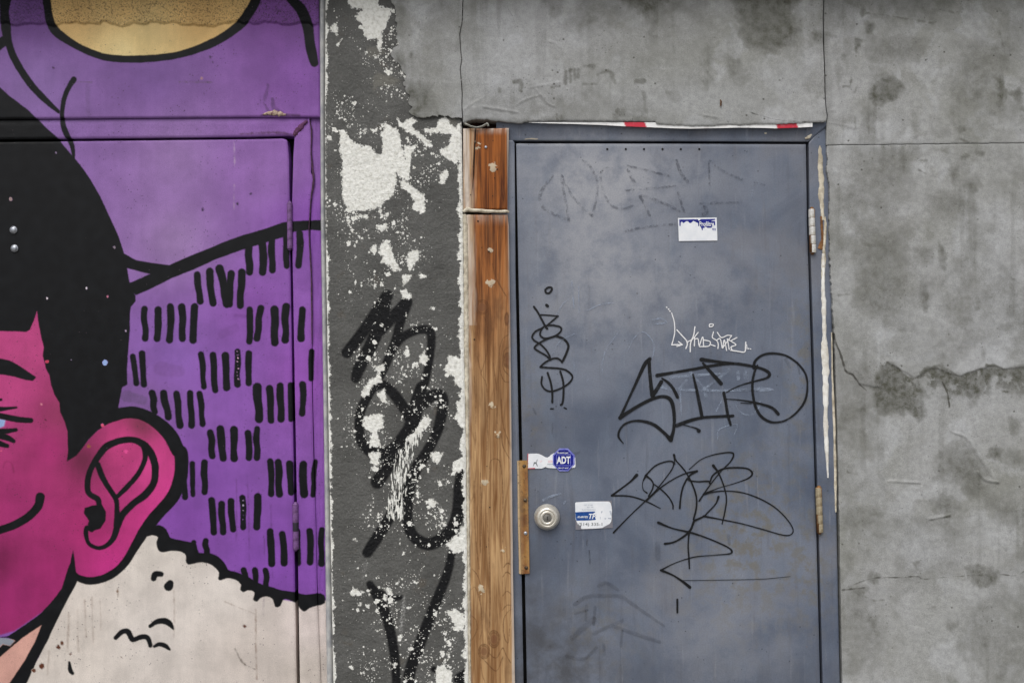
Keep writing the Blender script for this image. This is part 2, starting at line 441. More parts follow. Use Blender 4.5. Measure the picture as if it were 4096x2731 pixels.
def mat_wood():
    g = G('weathered_pine', .7, .25)
    or_ = g.attr('stainwood'); wht = g.attr('whitewash_highlight'); ln = g.attr('ring'); kn = g.attr('knot'); fl = g.attr('filler'); sp = g.attr('split')
    v1 = g.map((1, 1, .045)); g1 = g.noise(75, 5, .65, v1, .5); g2 = g.noise(210, 4, .6, g.map((1, 1, .03))); n1 = g.noise(9, 4, .6, g.map((1, 1, .3)))
    c = g.mix(g.ramp(g1, .3, .7), L3(124, 84, 48), L3(194, 158, 114))
    fig = g.noise(16, 3, .55, g.map((1, 1, .07)), 1.2)
    fgw = g.math('ABSOLUTE', g.math('SUBTRACT', g.math('FRACT', g.math('MULTIPLY', fig, 7.0)), .5))
    c = g.mix(g.ramp(fgw, .0, .22, .42, 0), c, L3(112, 76, 44))
    o = g.mix(g.ramp(g1, .32, .66), L3(78, 36, 12), L3(164, 94, 38))
    c = g.mix(g.math('MULTIPLY', or_, g.ramp(g.noise(24, 4, .6, v1), .25, .5, .45, 1)), c, o)
    c = g.mix(g.ramp(n1, .5, .72, 0, .45), c, L3(112, 84, 58))
    c = g.mix(1.0, c, g.gray(g.ramp(g2, .3, .7, .86, 1.1)), 'MULTIPLY')
    c = g.mix(g.math('MULTIPLY', g.ramp(g.math('ADD', ln, g.math('MULTIPLY', g.math('SUBTRACT', g.noise(120, 3), .5), 5)), 3, -2), .8), c, L3(84, 50, 26))
    c = g.mix(g.ramp(kn, 6, -4, 0, .75), c, L3(112, 74, 50))
    c = g.mix(g.math('MULTIPLY', wht, g.ramp(g.noise(60, 4, .65, v1), .3, .6)), c, L3(212, 200, 188))
    c = g.mix(g.ramp(g.math('ADD', fl, g.math('MULTIPLY', g.math('SUBTRACT', g.noise(150, 4), .5), 14)), 2, -3, 0, .8), c, L3(202, 190, 166))
    c = g.mix(g.ramp(g.noise(11, 4, .65, g.map((1, 1, .5))), .52, .72, 0, .55), c, L3(86, 56, 36))
    c = g.mix(g.ramp(sp, 1.5, -1.5), c, L3(30, 20, 14))
    b = g.bump(g1, .25, .0015); b = g.bump(g2, .2, .0008, b); b = g.bump(g.ramp(sp, 2, -2), .8, -.004, b)
    return g.done(c, b)
def mat_simple(name, c1, c2, rough=.6, scale=30, metal=0.0, bump=.2, spec=.4, bs=200):
    g = G(name, rough, spec)
    n = g.noise(scale, 4, .65)
    c = g.mix(g.ramp(n, .35, .65), L3(*c1), L3(*c2))
    b = g.bump(g.noise(bs, 3), bump, .001)
    return g.done(c, b, rough, metal=metal)
def mat_ink(name, col, wear=0.0, scale=60, rough=.45):
    g = G(name, rough, .35)
    a = g.attr('alpha')
    k = g.math('MULTIPLY', a, g.ramp(g.noise(scale, 4, .7), .5 - .25 + wear * .28, .5 + wear * .22, 1 - min(wear * 1.6, 1), 1))
    return g.done(L3(*col), None, None, k)
def mat_rust():
    g = G('rusty_brass_plate', .5, .5)
    ed = g.attr('edge')
    n = g.noise(18, 4, .6, g.map((1, 1, .6))); n2 = g.noise(120, 4, .65)
    c = g.mix(g.ramp(n, .35, .65), L3(122, 74, 30), L3(166, 124, 66))
    c = g.mix(g.ramp(g.noise(9, 3, .6, g.map((1, 1, 1), loc=(1, 4, 2))), .52, .66, 0, .9), c, L3(72, 38, 18))
    c = g.mix(ed, c, L3(196, 170, 132))  # pale tint paints in the highlight along the folded lip
    c = g.mix(g.ramp(n2, .52, .7, 0, .6), c, L3(66, 44, 30))
    return g.done(c, g.bump(n2, .4, .001), .5)
M_MURAL, M_PIL, M_CON, M_STEEL, M_WOOD, M_RUST = mat_mural(), mat_pilaster(), mat_concrete(), mat_steel(), mat_wood(), mat_rust()
M_DARK = mat_simple('dark_cavity', (20, 20, 22), (30, 29, 28), .9)  # near-black colour paints in the shade of gaps; nail heads share it
M_BEAD = mat_simple('grey_plaster_bead', (150, 152, 156), (186, 186, 184), .6, 24)
M_CAULK = mat_simple('dirty_caulk', (216, 208, 190), (168, 158, 138), .75, 40, bump=.5)
M_WHITEPAINT = mat_simple('white_smear', (238, 237, 232), (206, 200, 188), .55, 24, bump=.3)
M_NICKEL = mat_simple('satin_nickel', (226, 222, 212), (206, 200, 188), .34, 60, .55, .03)
M_CORE = mat_simple('lock_core', (128, 126, 120), (104, 102, 98), .4, 80, .3, .05)
M_SCREW = mat_simple('dull_screw', (110, 96, 78), (70, 56, 44), .5, 90, .5)
M_BOLT = mat_simple('zinc_bolt', (188, 192, 200), (160, 164, 172), .32, 80, .7, .05)
M_HWHITE = mat_simple('hinge_white', (214, 214, 212), (184, 180, 170), .45, 60, .15)
M_HBEIGE = mat_simple('hinge_beige', (172, 160, 134), (138, 124, 100), .5, 60, .15)
M_HRUST = mat_simple('hinge_rust', (140, 100, 60), (104, 68, 36), .6, 60, .2)
M_STICKER = mat_simple('sticker_white', (236, 238, 242), (224, 228, 234), .4, 20, 0, .03)
M_STICKT = mat_simple('sticker_film', (124, 122, 130), (116, 116, 124), .4, 20, 0, .03)
M_BLUE = mat_simple('sticker_blue', (8, 24, 140), (6, 18, 118), .35, 30, 0, .03)
M_TPBLUE = mat_simple('sticker_mid_blue', (18, 62, 132), (26, 80, 150), .4, 160, 0, .03)
M_LILAC = mat_simple('sticker_rim', (104, 108, 190), (134, 138, 204), .4, 60, 0, .03)
M_PRINT = mat_simple('faded_grey_print', (160, 168, 182), (200, 206, 216), .5, 500, 0, .02)
M_PINKP = mat_simple('faded_red_print', (226, 196, 204), (236, 222, 226), .5, 300, 0, .02)
M_REDP = mat_simple('red_print', (190, 60, 76), (214, 110, 120), .5, 200, 0, .02)
M_DKP = mat_simple('dark_print', (88, 94, 98), (140, 146, 148), .5, 300, 0, .02)
M_PAVE = mat_simple('pavement_concrete', (140, 138, 132), (116, 114, 108), .85, 5, 0, .3)
M_ASPH = mat_simple('asphalt', (66, 66, 67), (54, 54, 55), .85, 40, 0, .5)
M_KERB = mat_simple('kerb_stone', (150, 148, 142), (128, 126, 120), .8, 8, 0, .3)
M_SOFFIT = mat_simple('soffit_board', (120, 118, 112), (104, 102, 98), .8, 6, 0, .2)
M_MARK = mat_ink('black_marker', (11, 12, 15), .18, 55)
M_THIN = mat_ink('thin_black_marker', (11, 12, 15), .12, 70)
M_WMARK = mat_ink('white_paint_pen', (232, 232, 234), .1, 70)
M_FADE = mat_ink('faded_marker', (78, 82, 94), .6, 70)
M_GHOST = mat_ink('chalky_ghost', (152, 164, 184), .5, 30)
M_SMUDGE = mat_ink('dark_smudge', (70, 70, 76), .35, 30)

# ------------------------------------------------------------------ the setting: pavement, road, wall core, overhang
def structure(o, label=None):
    o['kind'] = 'structure'
    if label: o['label'] = label
    return o
structure(box('ground', (-60, -120, -.25), (60, 60, -.152), M_ASPH))
structure(box('road', (-60, -16, -.1515), (60, -4.6, -.147), M_ASPH))
structure(box('pavement', (-30, -4.45, -.151), (30, .02, 0), M_PAVE))
structure(box('kerb', (-30, -4.6, -.1515), (30, -4.452, .002), M_KERB, bev=.012))
core = structure(box('wall_core', (-2.9, .052, .0), (2.9, .36, 2.80), M_DARK))
ov = box('roof_overhang', (-2.9, -.19, 2.66), (2.9, .0, 2.80), M_SOFFIT)
ov['label'] = 'grey soffit board overhanging the top of the wall'; ov['category'] = 'overhang'; ov['kind'] = 'thing'

# ------------------------------------------------------------------ mural fields (black line work and fills)
HAIR = (T('A', [(-200, 460), (0, 610), (60, 665), (200, 770), (280, 850), (400, 960), (500, 1080), (560, 1150), (630, 1250), (700, 1370), (750, 1480)])
        + T('B', [(790, 0), (830, 90), (862, 190), (876, 250), (890, 330), (915, 440), (945, 490), (945, 530), (912, 570), (905, 610), (906, 720), (896, 850), (885, 1000),
                  (886, 1110), (850, 1130), (826, 1270), (900, 1340), (840, 1355), (760, 1380), (680, 1430), (620, 1490)])
        + T('C', [(570, -10), (530, 40), (468, 76)])
        + T('B', [(474, 1568), (470, 1440), (452, 1370), (420, 1300), (416, 1240), (380, 1180), (355, 1110), (345, 1050), (320, 1000), (298, 910), (305, 850), (285, 770), (268, 690),
                  (258, 597), (235, 670), (208, 728), (180, 745), (120, 742), (0, 738), (-200, 730)]))
BAND = T('B', [(850, 190), (950, 245), (1060, 265), (1180, 278), (1300, 225), (1500, 145), (1568, 115)]) + T('E', [(130, 70), (300, 20), (400, -18), (520, -30), (680, -34), (680, 40), (600, 34), (480, 48), (390, 90), (130, 170)]) \
     + T('B', [(1500, 240), (1350, 310), (1200, 370), (1060, 440), (945, 490), (880, 440)])
HOLE = T('B', [(885, 300), (1045, 342), (905, 402)])
JAW = T('C', [(510, 690), (530, 840), (545, 900), (515, 960), (470, 1040), (430, 1120), (400, 1180), (370, 1240), (330, 1330), (270, 1440), (210, 1568), (60, 1900), (-120, 1900), (100, 1568), (180, 1450), (240, 1340), (290, 1215),
             (150, 1310), (0, 1440), (-160, 1540), (-160, 1330), (0, 1302), (60, 1290), (180, 1210), (290, 1130), (370, 1040), (430, 960), (460, 860), (490, 780)])
FLUFF = T('C', [(1000, 560), (1040, 540), (1110, 520), (1160, 550), (1185, 605), (1250, 625), (1330, 640), (1370, 660), (1385, 712), (1460, 715), (1520, 740), (1565, 785), (1590, 832)]) \
    + T('F', [(60, 788), (150, 820), (200, 850), (260, 880), (340, 900), (400, 920), (500, 935), (560, 950), (640, 940), (692, 955), (696, 1010), (640, 1030), (590, 1045), (550, 1070), (515, 1040), (490, 1010), (440, 985), (405, 985),
              (385, 1030), (350, 1035), (335, 985), (290, 962), (245, 975), (225, 1000), (195, 985), (205, 935), (160, 920), (130, 935), (105, 915)]) \
    + T('C', [(1678, 935), (1640, 900), (1580, 890), (1535, 905), (1520, 890), (1525, 850), (1480, 800), (1410, 780), (1350, 790), (1310, 795), (1295, 770), (1295, 730), (1260, 705), (1190, 700), (1130, 710), (1100, 690), (1090, 640), (1100, 605), (1060, 592), (1020, 600)])
BROW = T('B', [(-120, 905), (0, 928), (60, 940), (120, 970), (190, 1015), (250, 1060), (230, 1085), (180, 1080), (100, 1055), (0, 1040), (-120, 1030)])
BLOB = T('C', [(590, 400), (640, 385), (710, 375), (738, 430), (735, 490), (700, 545), (640, 565), (610, 520), (620, 490), (585, 440)])
INKSTROKES = [
    ('A', [(335, -300, 28), (335, -40, 28), (340, 60, 28), (355, 160, 30), (385, 215, 30), (440, 262, 28), (540, 325, 24), (640, 370, 23), (740, 402, 24), (860, 413, 25), (1000, 412, 25), (1130, 402, 24), (1260, 380, 24), (1400, 335, 28), (1540, 270, 30), (1660, 185, 32), (1728, 110, 34), (1773, 40, 34), (1800, -50, 34), (1810, -300, 34)]),
    ('A', [(110, -300, 42), (58, -30, 42), (40, 80, 32), (42, 200, 35), (60, 300, 26), (95, 400, 26), (165, 520, 26), (240, 620, 24), (330, 710, 20), (408, 780, 13)]),
    ('A', [(30, 285, 35), (-30, 330, 38), (-120, 420, 40)]),
    ('A', [(515, 555, 22), (480, 610, 18), (450, 680, 17), (435, 760, 16), (433, 830, 17), (445, 890, 20), (470, 950, 20), (500, 1010, 16), (510, 1060, 14), (512, 1110, 10)]),
    ('D', [(400, -200, 28), (450, -20, 30), (530, 70, 38), (575, 180, 38), (590, 290, 35), (605, 370, 35), (622, 440, 28)]),
    # ear
    ('B', [(840, 1310, 40), (930, 1305, 42), (1020, 1330, 42), (1110, 1385, 45), (1190, 1470, 50), (1240, 1568, 48), (1260, 1588, 48), (1265, 1688, 48), (1250, 1788, 48), (1200, 1898, 45), (1120, 1988, 42), (1060, 2058, 42), (1000, 2138, 38), (940, 2238, 30), (880, 2338, 28), (800, 2418, 27), (710, 2463, 27), (620, 2476, 26), (550, 2458, 24), (525, 2428, 12)]),
    ('C', [(690, 380, 18), (680, 340, 20), (620, 300, 20), (610, 230, 20), (625, 150, 20), (660, 80, 22), (720, -5, 24), (770, -42, 25), (850, -68, 22), (930, -73, 22), (1000, -40, 25), (1045, 10, 26), (1075, 80, 26), (1082, 150, 25), (1070, 230, 25), (1010, 310, 26), (930, 370, 24), (860, 440, 25), (825, 510, 24), (790, 610, 20), (740, 665, 16), (680, 680, 15), (620, 650, 14), (600, 590, 15), (605, 540, 18), (640, 555, 15)]),
    ('C', [(680, 100, 20), (720, 200, 20), (770, 280, 18), (810, 350, 18), (815, 440, 18), (810, 525, 20)]),
    ('C', [(1000, -40, 22), (1012, 20, 20), (1005, 80, 18), (960, 170, 18), (890, 250, 18), (820, 320, 14)]),
    # mouth, lashes
    ('C', [(280, 325, 32), (265, 390, 30), (200, 460, 28), (110, 515, 28), (0, 555, 28), (-120, 585, 26)]),
    ('B', [(-80, 1285, 18), (0, 1282, 16), (115, 1270, 8)]), ('B', [(-80, 1305, 22), (0, 1328, 20), (120, 1353, 22), (215, 1360, 18)]),
    ('B', [(-80, 1440, 26), (0, 1440, 22), (110, 1426, 14)]), ('B', [(-80, 1430, 26), (0, 1465, 24), (60, 1485, 20), (95, 1505, 14)]),
    ('B', [(-80, 1500, 20), (0, 1522, 20), (50, 1538, 15)]), ('B', [(-60, 1222, 14), (8, 1215, 9)]),
    # marks on the collar
    ('C', [(1070, 892, 20), (1083, 862, 22), (1122, 862, 18)]), ('C', [(1174, 948, 32), (1186, 925, 24)]),
    ('C', [(805, 1305, 14), (850, 1265, 18), (890, 1262, 20), (918, 1312, 18), (935, 1318, 16), (980, 1300, 18), (1025, 1302, 18), (1045, 1345, 16), (1047, 1360, 14)]),
    ('C', [(1075, 1365, 10), (1110, 1350, 14), (1150, 1360, 16), (1182, 1386, 9)]),
    ('C', [(1045, 1225, 12), (1090, 1195, 18), (1140, 1187, 22), (1180, 1205, 20), (1207, 1243, 7)]),
    ('C', [(482, 1475, 7), (490, 1530, 15), (505, 1552, 12)]),
]
DASHES = [('B', 1375, 345, 1395, 530, 26), ('B', 1462, 325, 1485, 545, 28), ('B', 1530, 305, 1580, 550, 30), ('B', 1612, 340, 1600, 550, 26), ('B', 1685, 330, 1675, 560, 28),
  ('B', 1007, 585, 1012, 790, 24), ('B', 1102, 590, 1094, 790, 27), ('B', 1187, 570, 1180, 800, 28), ('B', 1265, 570, 1272, 790, 27), ('B', 1356, 570, 1345, 800, 28),
  ('E', 172, 590, 170, 810, 24), ('E', 250, 580, 222, 790, 25), ('E', 345, 590, 348, 820, 30), ('E', 425, 570, 420, 800, 28), ('E', 540, 590, 530, 790, 27),
  ('E', 168, 150, 172, 328, 28), ('E', 260, 130, 262, 330, 29), ('E', 328, 100, 330, 315, 27), ('E', 425, 60, 430, 285, 25), ('E', 520, 60, 512, 280, 27),
  ('B', 925, 915, 950, 1100, 22), ('B', 990, 895, 1003, 1110, 24), ('B', 1400, 900, 1420, 1125, 23), ('B', 1485, 905, 1500, 1150, 25), ('B', 1570, 910, 1580, 1130, 28), ('B', 1655, 880, 1655, 1110, 24), ('B', 1735, 895, 1733, 1100, 25), ('E', 605, 880, 600, 1070, 22),
  ('B', 1060, 1170, 1078, 1300, 26), ('B', 1140, 1170, 1172, 1335, 28), ('B', 1230, 1175, 1255, 1395, 26), ('B', 1325, 1170, 1335, 1395, 25), ('B', 1390, 1175, 1412, 1385, 24),
  ('E', 225, 1130, 238, 1350, 32), ('E', 310, 1140, 320, 1360, 27), ('E', 385, 1120, 390, 1350, 28), ('E', 458, 1115, 458, 1355, 21), ('E', 540, 1110, 538, 1310, 24),
  ('B', 1465, 1445, 1480, 1608, 25), ('B', 1535, 1420, 1555, 1623, 30), ('B', 1630, 1425, 1632, 1623, 28), ('B', 1728, 1450, 1735, 1620, 25), ('E', 225, 1420, 222, 1620, 25),
  ('C', 1340, 95, 1345, 310, 20), ('C', 1425, 85, 1425, 290, 25), ('C', 1280, 100, 1290, 325, 22),
  ('F', 315, 25, 322, 250, 24), ('F', 370, 30, 380, 250, 28), ('F', 450, 40, 460, 240, 26), ('F', 545, 45, 552, 250, 30), ('F', 630, 25, 612, 260, 20),
  ('C', 1475, 350, 1490, 570, 27), ('C', 1545, 375, 1555, 570, 26), ('C', 1610, 355, 1625, 550, 25), ('C', 1690, 330, 1695, 535, 24), ('F', 228, 270, 222, 480, 28),
  ('F', 315, 510, 325, 735, 28), ('F', 398, 530, 412, 730, 26), ('F', 505, 510, 508, 730, 24), ('F', 590, 510, 592, 725, 26), ('F', 675, 500, 672, 735, 24),
  ('C', 1350, 640, 1355, 700, 20), ('C', 1435, 630, 1440, 720, 24), ('F', 130, 780, 150, 900, 23), ('F', 208, 780, 215, 900, 22), ('F', 282, 780, 292, 920, 22)]
YELLOW = T('A', [(320, -300), (335, -40), (345, 60), (365, 170), (440, 262), (640, 370), (860, 413), (1130, 402), (1400, 335), (1540, 270), (1660, 185), (1760, 60), (1800, -300)])
PINK = T('B', [(-200, 690), (260, 560), (330, 900), (480, 1400), (560, 1560), (640, 1460), (760, 1370), (900, 1310), (1110, 1385), (1190, 1470), (1260, 1588), (1265, 1688), (1250, 1788), (1200, 1898), (1120, 1988), (1000, 2138), (880, 2338), (800, 2418), (710, 2463), (560, 2460), (505, 2400),
               (430, 2568), (290, 2698), (100, 2828), (-200, 2900)])
SALMON = T('C', [(-200, 1470), (290, 1190), (320, 1330), (170, 1520), (0, 1800), (-200, 2000)])
BEIGE = T('C', [(500, 900), (620, 908), (800, 850), (940, 670), (1040, 560), (1140, 620), (1320, 720), (1550, 830), (1700, 920)]) + T('F', [(240, 930), (370, 980), (560, 1010), (760, 985), (760, 3200)]) + T('C', [(-400, 3200), (-60, 1900), (150, 1600), (270, 1440), (400, 1100)])
CHIPGREY = T('C', [(-80, 1300), (0, 1305), (60, 1308), (105, 1325), (90, 1340), (70, 1360), (20, 1350), (0, 1372), (-80, 1380)])
BLUE = T('B', [(-100, 1345), (0, 1350), (42, 1355), (30, 1400), (0, 1415), (-100, 1420)])
MCHIPS = [('B', 733, 957, 19, (150, 176, 226)), ('B', 603, 438, 9, (220, 216, 214)), ('B', 327, 512, 7, (214, 206, 206)), ('B', 877, 737, 7, (226, 214, 220)), ('B', 327, 950, 11, (190, 60, 84)), ('B', 715, 1393, 11, (214, 84, 110)), ('B', 750, 498, 7, (200, 120, 124)), ('B', 498, 942, 5, (170, 168, 176)),
  ('B', 795, 155, 9, (130, 126, 118)), ('C', 405, 1370, 16, (92, 52, 36)), ('C', 432, 1342, 12, (96, 60, 44)), ('C', 290, 1502, 18, (92, 50, 32)), ('C', 235, 1532, 15, (100, 60, 42)), ('C', 1705, 1225, 12, (92, 56, 44)), ('C', 490, 1420, 9, (90, 56, 44)), ('C', 845, 1440, 5, (110, 84, 70)), ('C', 820, 980, 6, (120, 92, 70)), ('A', 75, 1387, 12, (150, 130, 124)), ('A', 390, 1065, 6, (120, 120, 120)), ('A', 1405, 547, 9, (170, 130, 140)), ('D', 180, 1352, 8, (40, 30, 44)), ('D', 88, 1422, 7, (60, 44, 70)), ('A', 1412, 1460, 10, (70, 48, 84)), ('A', 1655, 1420, 8, (60, 44, 72)), ('A', 1485, 435, 6, (70, 48, 80)), ('A', 370, 475, 8, (80, 56, 92)), ('A', 1465, 398, 9, (84, 60, 100)), ('A', 1420, 655, 5, (70, 50, 80)),
  ('C', 10, 2, 5, (210, 90, 130)), ('C', 877, 8, 13, (226, 80, 150)), ('B', 618, 1540, 12, (150, 90, 60)), ('B', 322, 1360, 6, (80, 30, 50)), ('B', 290, 1245, 8, (214, 130, 150))] \
  + [('B', 1652 + (i % 3) * 4, 880 + i * 24, 4.5, (232, 190, 196)) for i in range(9)] + [('C', 1695, 350 + i * 33, 4, (170, 168, 170)) for i in range(5)]
PD_, BD_ = (84, 48, 96), (140, 118, 104)
SMEARS = [('D', [(300, 595, 10), (285, 660, 12), (275, 700, 10)], (58, 40, 66), .5), ('D', [(330, 690, 10), (345, 760, 16), (395, 785, 12)], (58, 40, 66), .5), ('D', [(270, 720, 6), (300, 770, 12)], (58, 40, 66), .5), ('D', [(250, 805, 5), (330, 795, 8), (520, 805, 5)], (60, 40, 50), .7), ('D', [(100, 935, 4), (340, 925, 8), (460, 935, 5)], (70, 40, 50), .7),
  ('F', [(80, 150, 2), (82, 380, 3), (78, 580, 3)], PD_, .5), ('F', [(155, 120, 2), (165, 380, 3), (170, 720, 3)], PD_, .5), ('F', [(275, 540, 2), (272, 800, 3), (268, 1090, 3)], PD_, .55), ('F', [(320, 330, 2), (322, 480, 2)], PD_, .5), ('F', [(335, 760, 2), (330, 860, 2)], PD_, .5), ('F', [(215, 1050, 3), (215, 1300, 3), (222, 1540, 3)], BD_, .8), ('F', [(75, 1330, 3), (120, 1420, 4), (205, 1470, 4)], (86, 74, 64), .9), ('F', [(0, 1000, 2), (120, 1050, 2), (210, 1085, 2)], BD_, .7),
  ('C', [(1212, 980, 3), (1215, 1150, 3), (1212, 1300, 4)], BD_, .6), ('C', [(590, 1040, 3), (600, 1300, 4)], BD_, .5), ('C', [(640, 1020, 3), (650, 1350, 3)], BD_, .45), ('C', [(480, 1130, 4), (470, 1400, 4)], BD_, .5), ('C', [(540, 1100, 3), (545, 1400, 4)], BD_, .45), ('C', [(700, 1050, 3), (702, 1250, 3)], BD_, .45), ('C', [(340, 1400, 4), (330, 1560, 4)], BD_, .5), ('C', [(820, 960, 3), (822, 1020, 4)], (110, 84, 64), .6),
  ('B', [(1640, 630, 10), (1742, 640, 12)], (108, 62, 130), .5), ('B', [(1120, 1000, 50), (1250, 1020, 40)], (110, 72, 128), .35), ('B', [(1550, 760, 30), (1640, 720, 30)], (106, 66, 126), .3), ('B', [(880, 1190, 40), (1000, 1220, 30)], (100, 78, 118), .6), ('A', [(610, 600, 16), (615, 800, 14)], (104, 80, 124), .4), ('A', [(520, 570, 4), (640, 575, 4)], (92, 80, 84), .7), ('A', [(1250, 572, 3), (1480, 574, 3)], (92, 80, 84), .6), ('A', [(1632, 980, 3), (1635, 1160, 3)], (190, 170, 190), .6), ('A', [(1632, 1290, 3), (1632, 1460, 3)], (190, 170, 180), .5),
  ('C', [(20, 120, 3), (40, 80, 4), (80, 90, 3), (95, 150, 3)], (110, 30, 70), .6), ('C', [(50, 280, 3), (60, 235, 3), (110, 235, 3)], (110, 30, 70), .4)]
def idw(U, V, cps, p=2.2):
    num = 0; den = 0
    for u, v, c in cps:
        wgt = 1 / (((U - u) ** 2 + (V - v) ** 2) ** (p / 2) + 900)
        num = num + wgt[..., None] * lin(c); den = den + wgt
    return num / den[..., None]
PURPLE_P = [(600, 300, (120, 88, 148)), (150, 60, (108, 74, 134)), (150, 330, (134, 104, 162)), (700, 640, (148, 116, 170)), (700, 960, (152, 122, 172)), (1050, 700, (146, 106, 172)), (1020, 1250, (138, 86, 168)), (700, 1420, (136, 96, 172)), (560, 1620, (128, 92, 152)),
            (800, 1900, (132, 82, 166)), (750, 2080, (128, 76, 160)), (1100, 2250, (130, 78, 166)), (1200, 300, (128, 84, 156)), (1220, 1500, (142, 84, 170)), (900, 1500, (138, 90, 172)), (1100, 60, (118, 76, 142)), (1230, 900, (134, 82, 168))]
PINK_P = [(100, 1420, (184, 69, 127)), (60, 1600, (187, 68, 129)), (200, 1800, (161, 46, 108)), (560, 1700, (128, 52, 80)), (500, 1760, (196, 63, 127)), (620, 1850, (206, 68, 139)), (650, 2100, (191, 51, 129)), (330, 1840, (112, 39, 71)), (240, 1650, (147, 54, 96)), (100, 2050, (160, 45, 108)),
          (450, 2270, (186, 48, 127)), (380, 2100, (167, 43, 108)), (60, 2380, (150, 39, 103)), (200, 2330, (154, 39, 104)), (0, 2250, (121, 30, 79)), (700, 1950, (208, 63, 141))]
def mural_fields(U, V):
    fill = idw(U, V, PURPLE_P); fill = np.clip(fill * 1.04 - .04 * fill.mean(-1, keepdims=True), 0, 1)
    wob = (fbm(U / 60, V / 60, 3) - .5) * 6
    def lay(pts, col, sm=0):
        nonlocal fill
        k = sst(sdf_poly(U, V, pts, sm) + wob, 3, -3)[..., None]
        fill = fill * (1 - k) + (lin(col) if np.ndim(col) == 1 else col) * k
    lay(PINK, idw(U, V, PINK_P)); lay(SALMON, np.array((206, 158, 146)))
    lay(BEIGE, idw(U, V, [(600, 2500, (212, 204, 198)), (900, 2350, (216, 208, 202)), (1000, 2600, (204, 194, 187)), (300, 2550, (210, 201, 193)), (620, 2150, (216, 208, 200)), (1230, 2500, (212, 200, 196)), (1230, 2700, (196, 186, 178))]))
    lay(YELLOW, idw(U, V, [(500, 40, (206, 172, 114)), (560, 160, (218, 192, 134)), (300, 60, (206, 170, 112)), (800, 60, (210, 172, 112)), (500, 210, (224, 202, 146))]))
    lay(BLUE, np.array((150, 176, 220)))
    ink = np.full(U.shape, BIG)
    for p in (HAIR, BROW, JAW, BLOB): ink = np.minimum(ink, sdf_poly(U, V, p))
    ink = np.minimum(ink, sdf_poly(U, V, FLUFF, 2))
    ink = np.minimum(ink, np.maximum(sdf_poly(U, V, BAND), -sdf_poly(U, V, HOLE)))
    ink = np.where(sdf_poly(U, V, HOLE) < 4, np.maximum(ink, -sdf_poly(U, V, HOLE)), ink)
    for t, pts in INKSTROKES: ink = sdf_stroke(U, V, stroke(t, pts, 12, 4), ink)
    rd = random.Random(3)
    for t, x0, y0, x1, y1, r in DASHES:
        r = r - 1.5; b1, b2 = rd.uniform(-7, 7), rd.uniform(-5, 5)
        ink = sdf_stroke(U, V, stroke(t, [(x0, y0, r * rd.uniform(.9, 1.08)), (x0 + (x1 - x0) * .35 + b1, y0 + (y1 - y0) * .35, r), (x0 + (x1 - x0) * .7 + b2, y0 + (y1 - y0) * .7, r * rd.uniform(.86, 1)), (x1, y1, r * rd.uniform(.9, 1.05))], None, 3), ink)
    for t, pts, col, a in SMEARS:
        d = sdf_stroke(U, V, stroke(t, pts)) + (fbm(U / 10, V / 22, 16) - .5) * 10
        k = a * sst(d, 3.5, -3.5)[..., None] * (.4 + .9 * fbm(U / 8, V / 14, 17))[..., None]; fill = fill * (1 - k) + lin(col) * k
    for t, x, y, r, col in MCHIPS:
        (cx, cy, rr), = T(t, [(x, y, r)])
        d = np.hypot(U - cx, V - cy) - rr + (fbm(U / 6, V / 6, 15) - .5) * 9
        k = sst(d, 1.5, -1.5)[..., None]; fill = fill * (1 - k) + lin(col) * k
        ink = np.where(d < 4, np.maximum(ink, -d * 2 + 1), ink)
    chip = sdf_poly(U, V, CHIPGREY)
    k = sst(chip + wob, 2, -2)[..., None]; fill = fill * (1 - k) + lin((140, 146, 158)) * k
    ink = np.where(chip < 4, np.maximum(ink, -chip + 1), ink)
    ink += (fbm(U / 30, V / 30, 9) - .5) * 3
    fill = np.concatenate([fill, np.ones(U.shape + (1,))], -1)
    jag = (fbm(U / 40, V * 0 + 2.2, 5, 5) - .5) * 34
    rough = sst(V + jag - (U - 500) * .0, 104, 92)
    return {'fill': fill, 'ink': np.clip(ink, -30, 30), 'rough': rough}
def zb(u, v, Y): return unproj(u, v, Y)

# ------------------------------------------------------------------ painted wall round the left door
mw = thing('mural_wall', 'purple painted wall with half a yellow oval above the left door', 'wall', (-1.15, -.012, 0))
HEADB = edge([(-900, 479), (0, 476), (1000, 468), (1262, 469), (1400, 469)])
def head_disp(U, V):
    d = (fbm(U / 90, V / 90, 1) - .5) * .002
    jag = (fbm(U / 40, V * 0 + 2.2, 5, 5) - .5) * 34
    q = np.clip((100 - V - jag), 0, None)
    d = d + .0035 * sst(q, 0, 8) + np.minimum(q, 500) * S * .10 + sst(q, 0, 10) * (fbm(U / 7, V / 7, 4, 3) - .5) * .006
    return d
sheet('lintel_panel', -950, 1262, -420, 470, 4, -.012, M_MURAL, mw, mural_fields, BB=HEADB, R=edge([(-420, 1272), (0, 1276), (470, 1281)]), disp=head_disp, thick=.05, roll=.004)
STRL = edge([(470, 1244), (700, 1247), (900, 1242), (1100, 1246), (1600, 1252), (2100, 1264), (2731, 1280), (3290, 1290)])
STRR = edge([(470, 1281), (900, 1283), (1800, 1296), (2400, 1306), (2731, 1312), (3290, 1322)])
sheet('edge_strip', 1247, 1285, 471, 3290, 4, .003, M_MURAL, mw, mural_fields, L=STRL, R=STRR, thick=.045,
      disp=lambda U, V: (fbm(U / 5, V / 90, 8, 3) - .5) * .005)
sheet('side_panel', -950, -140, 480, 3290, 4, -.010, M_MURAL, mw, mural_fields, thick=.05)

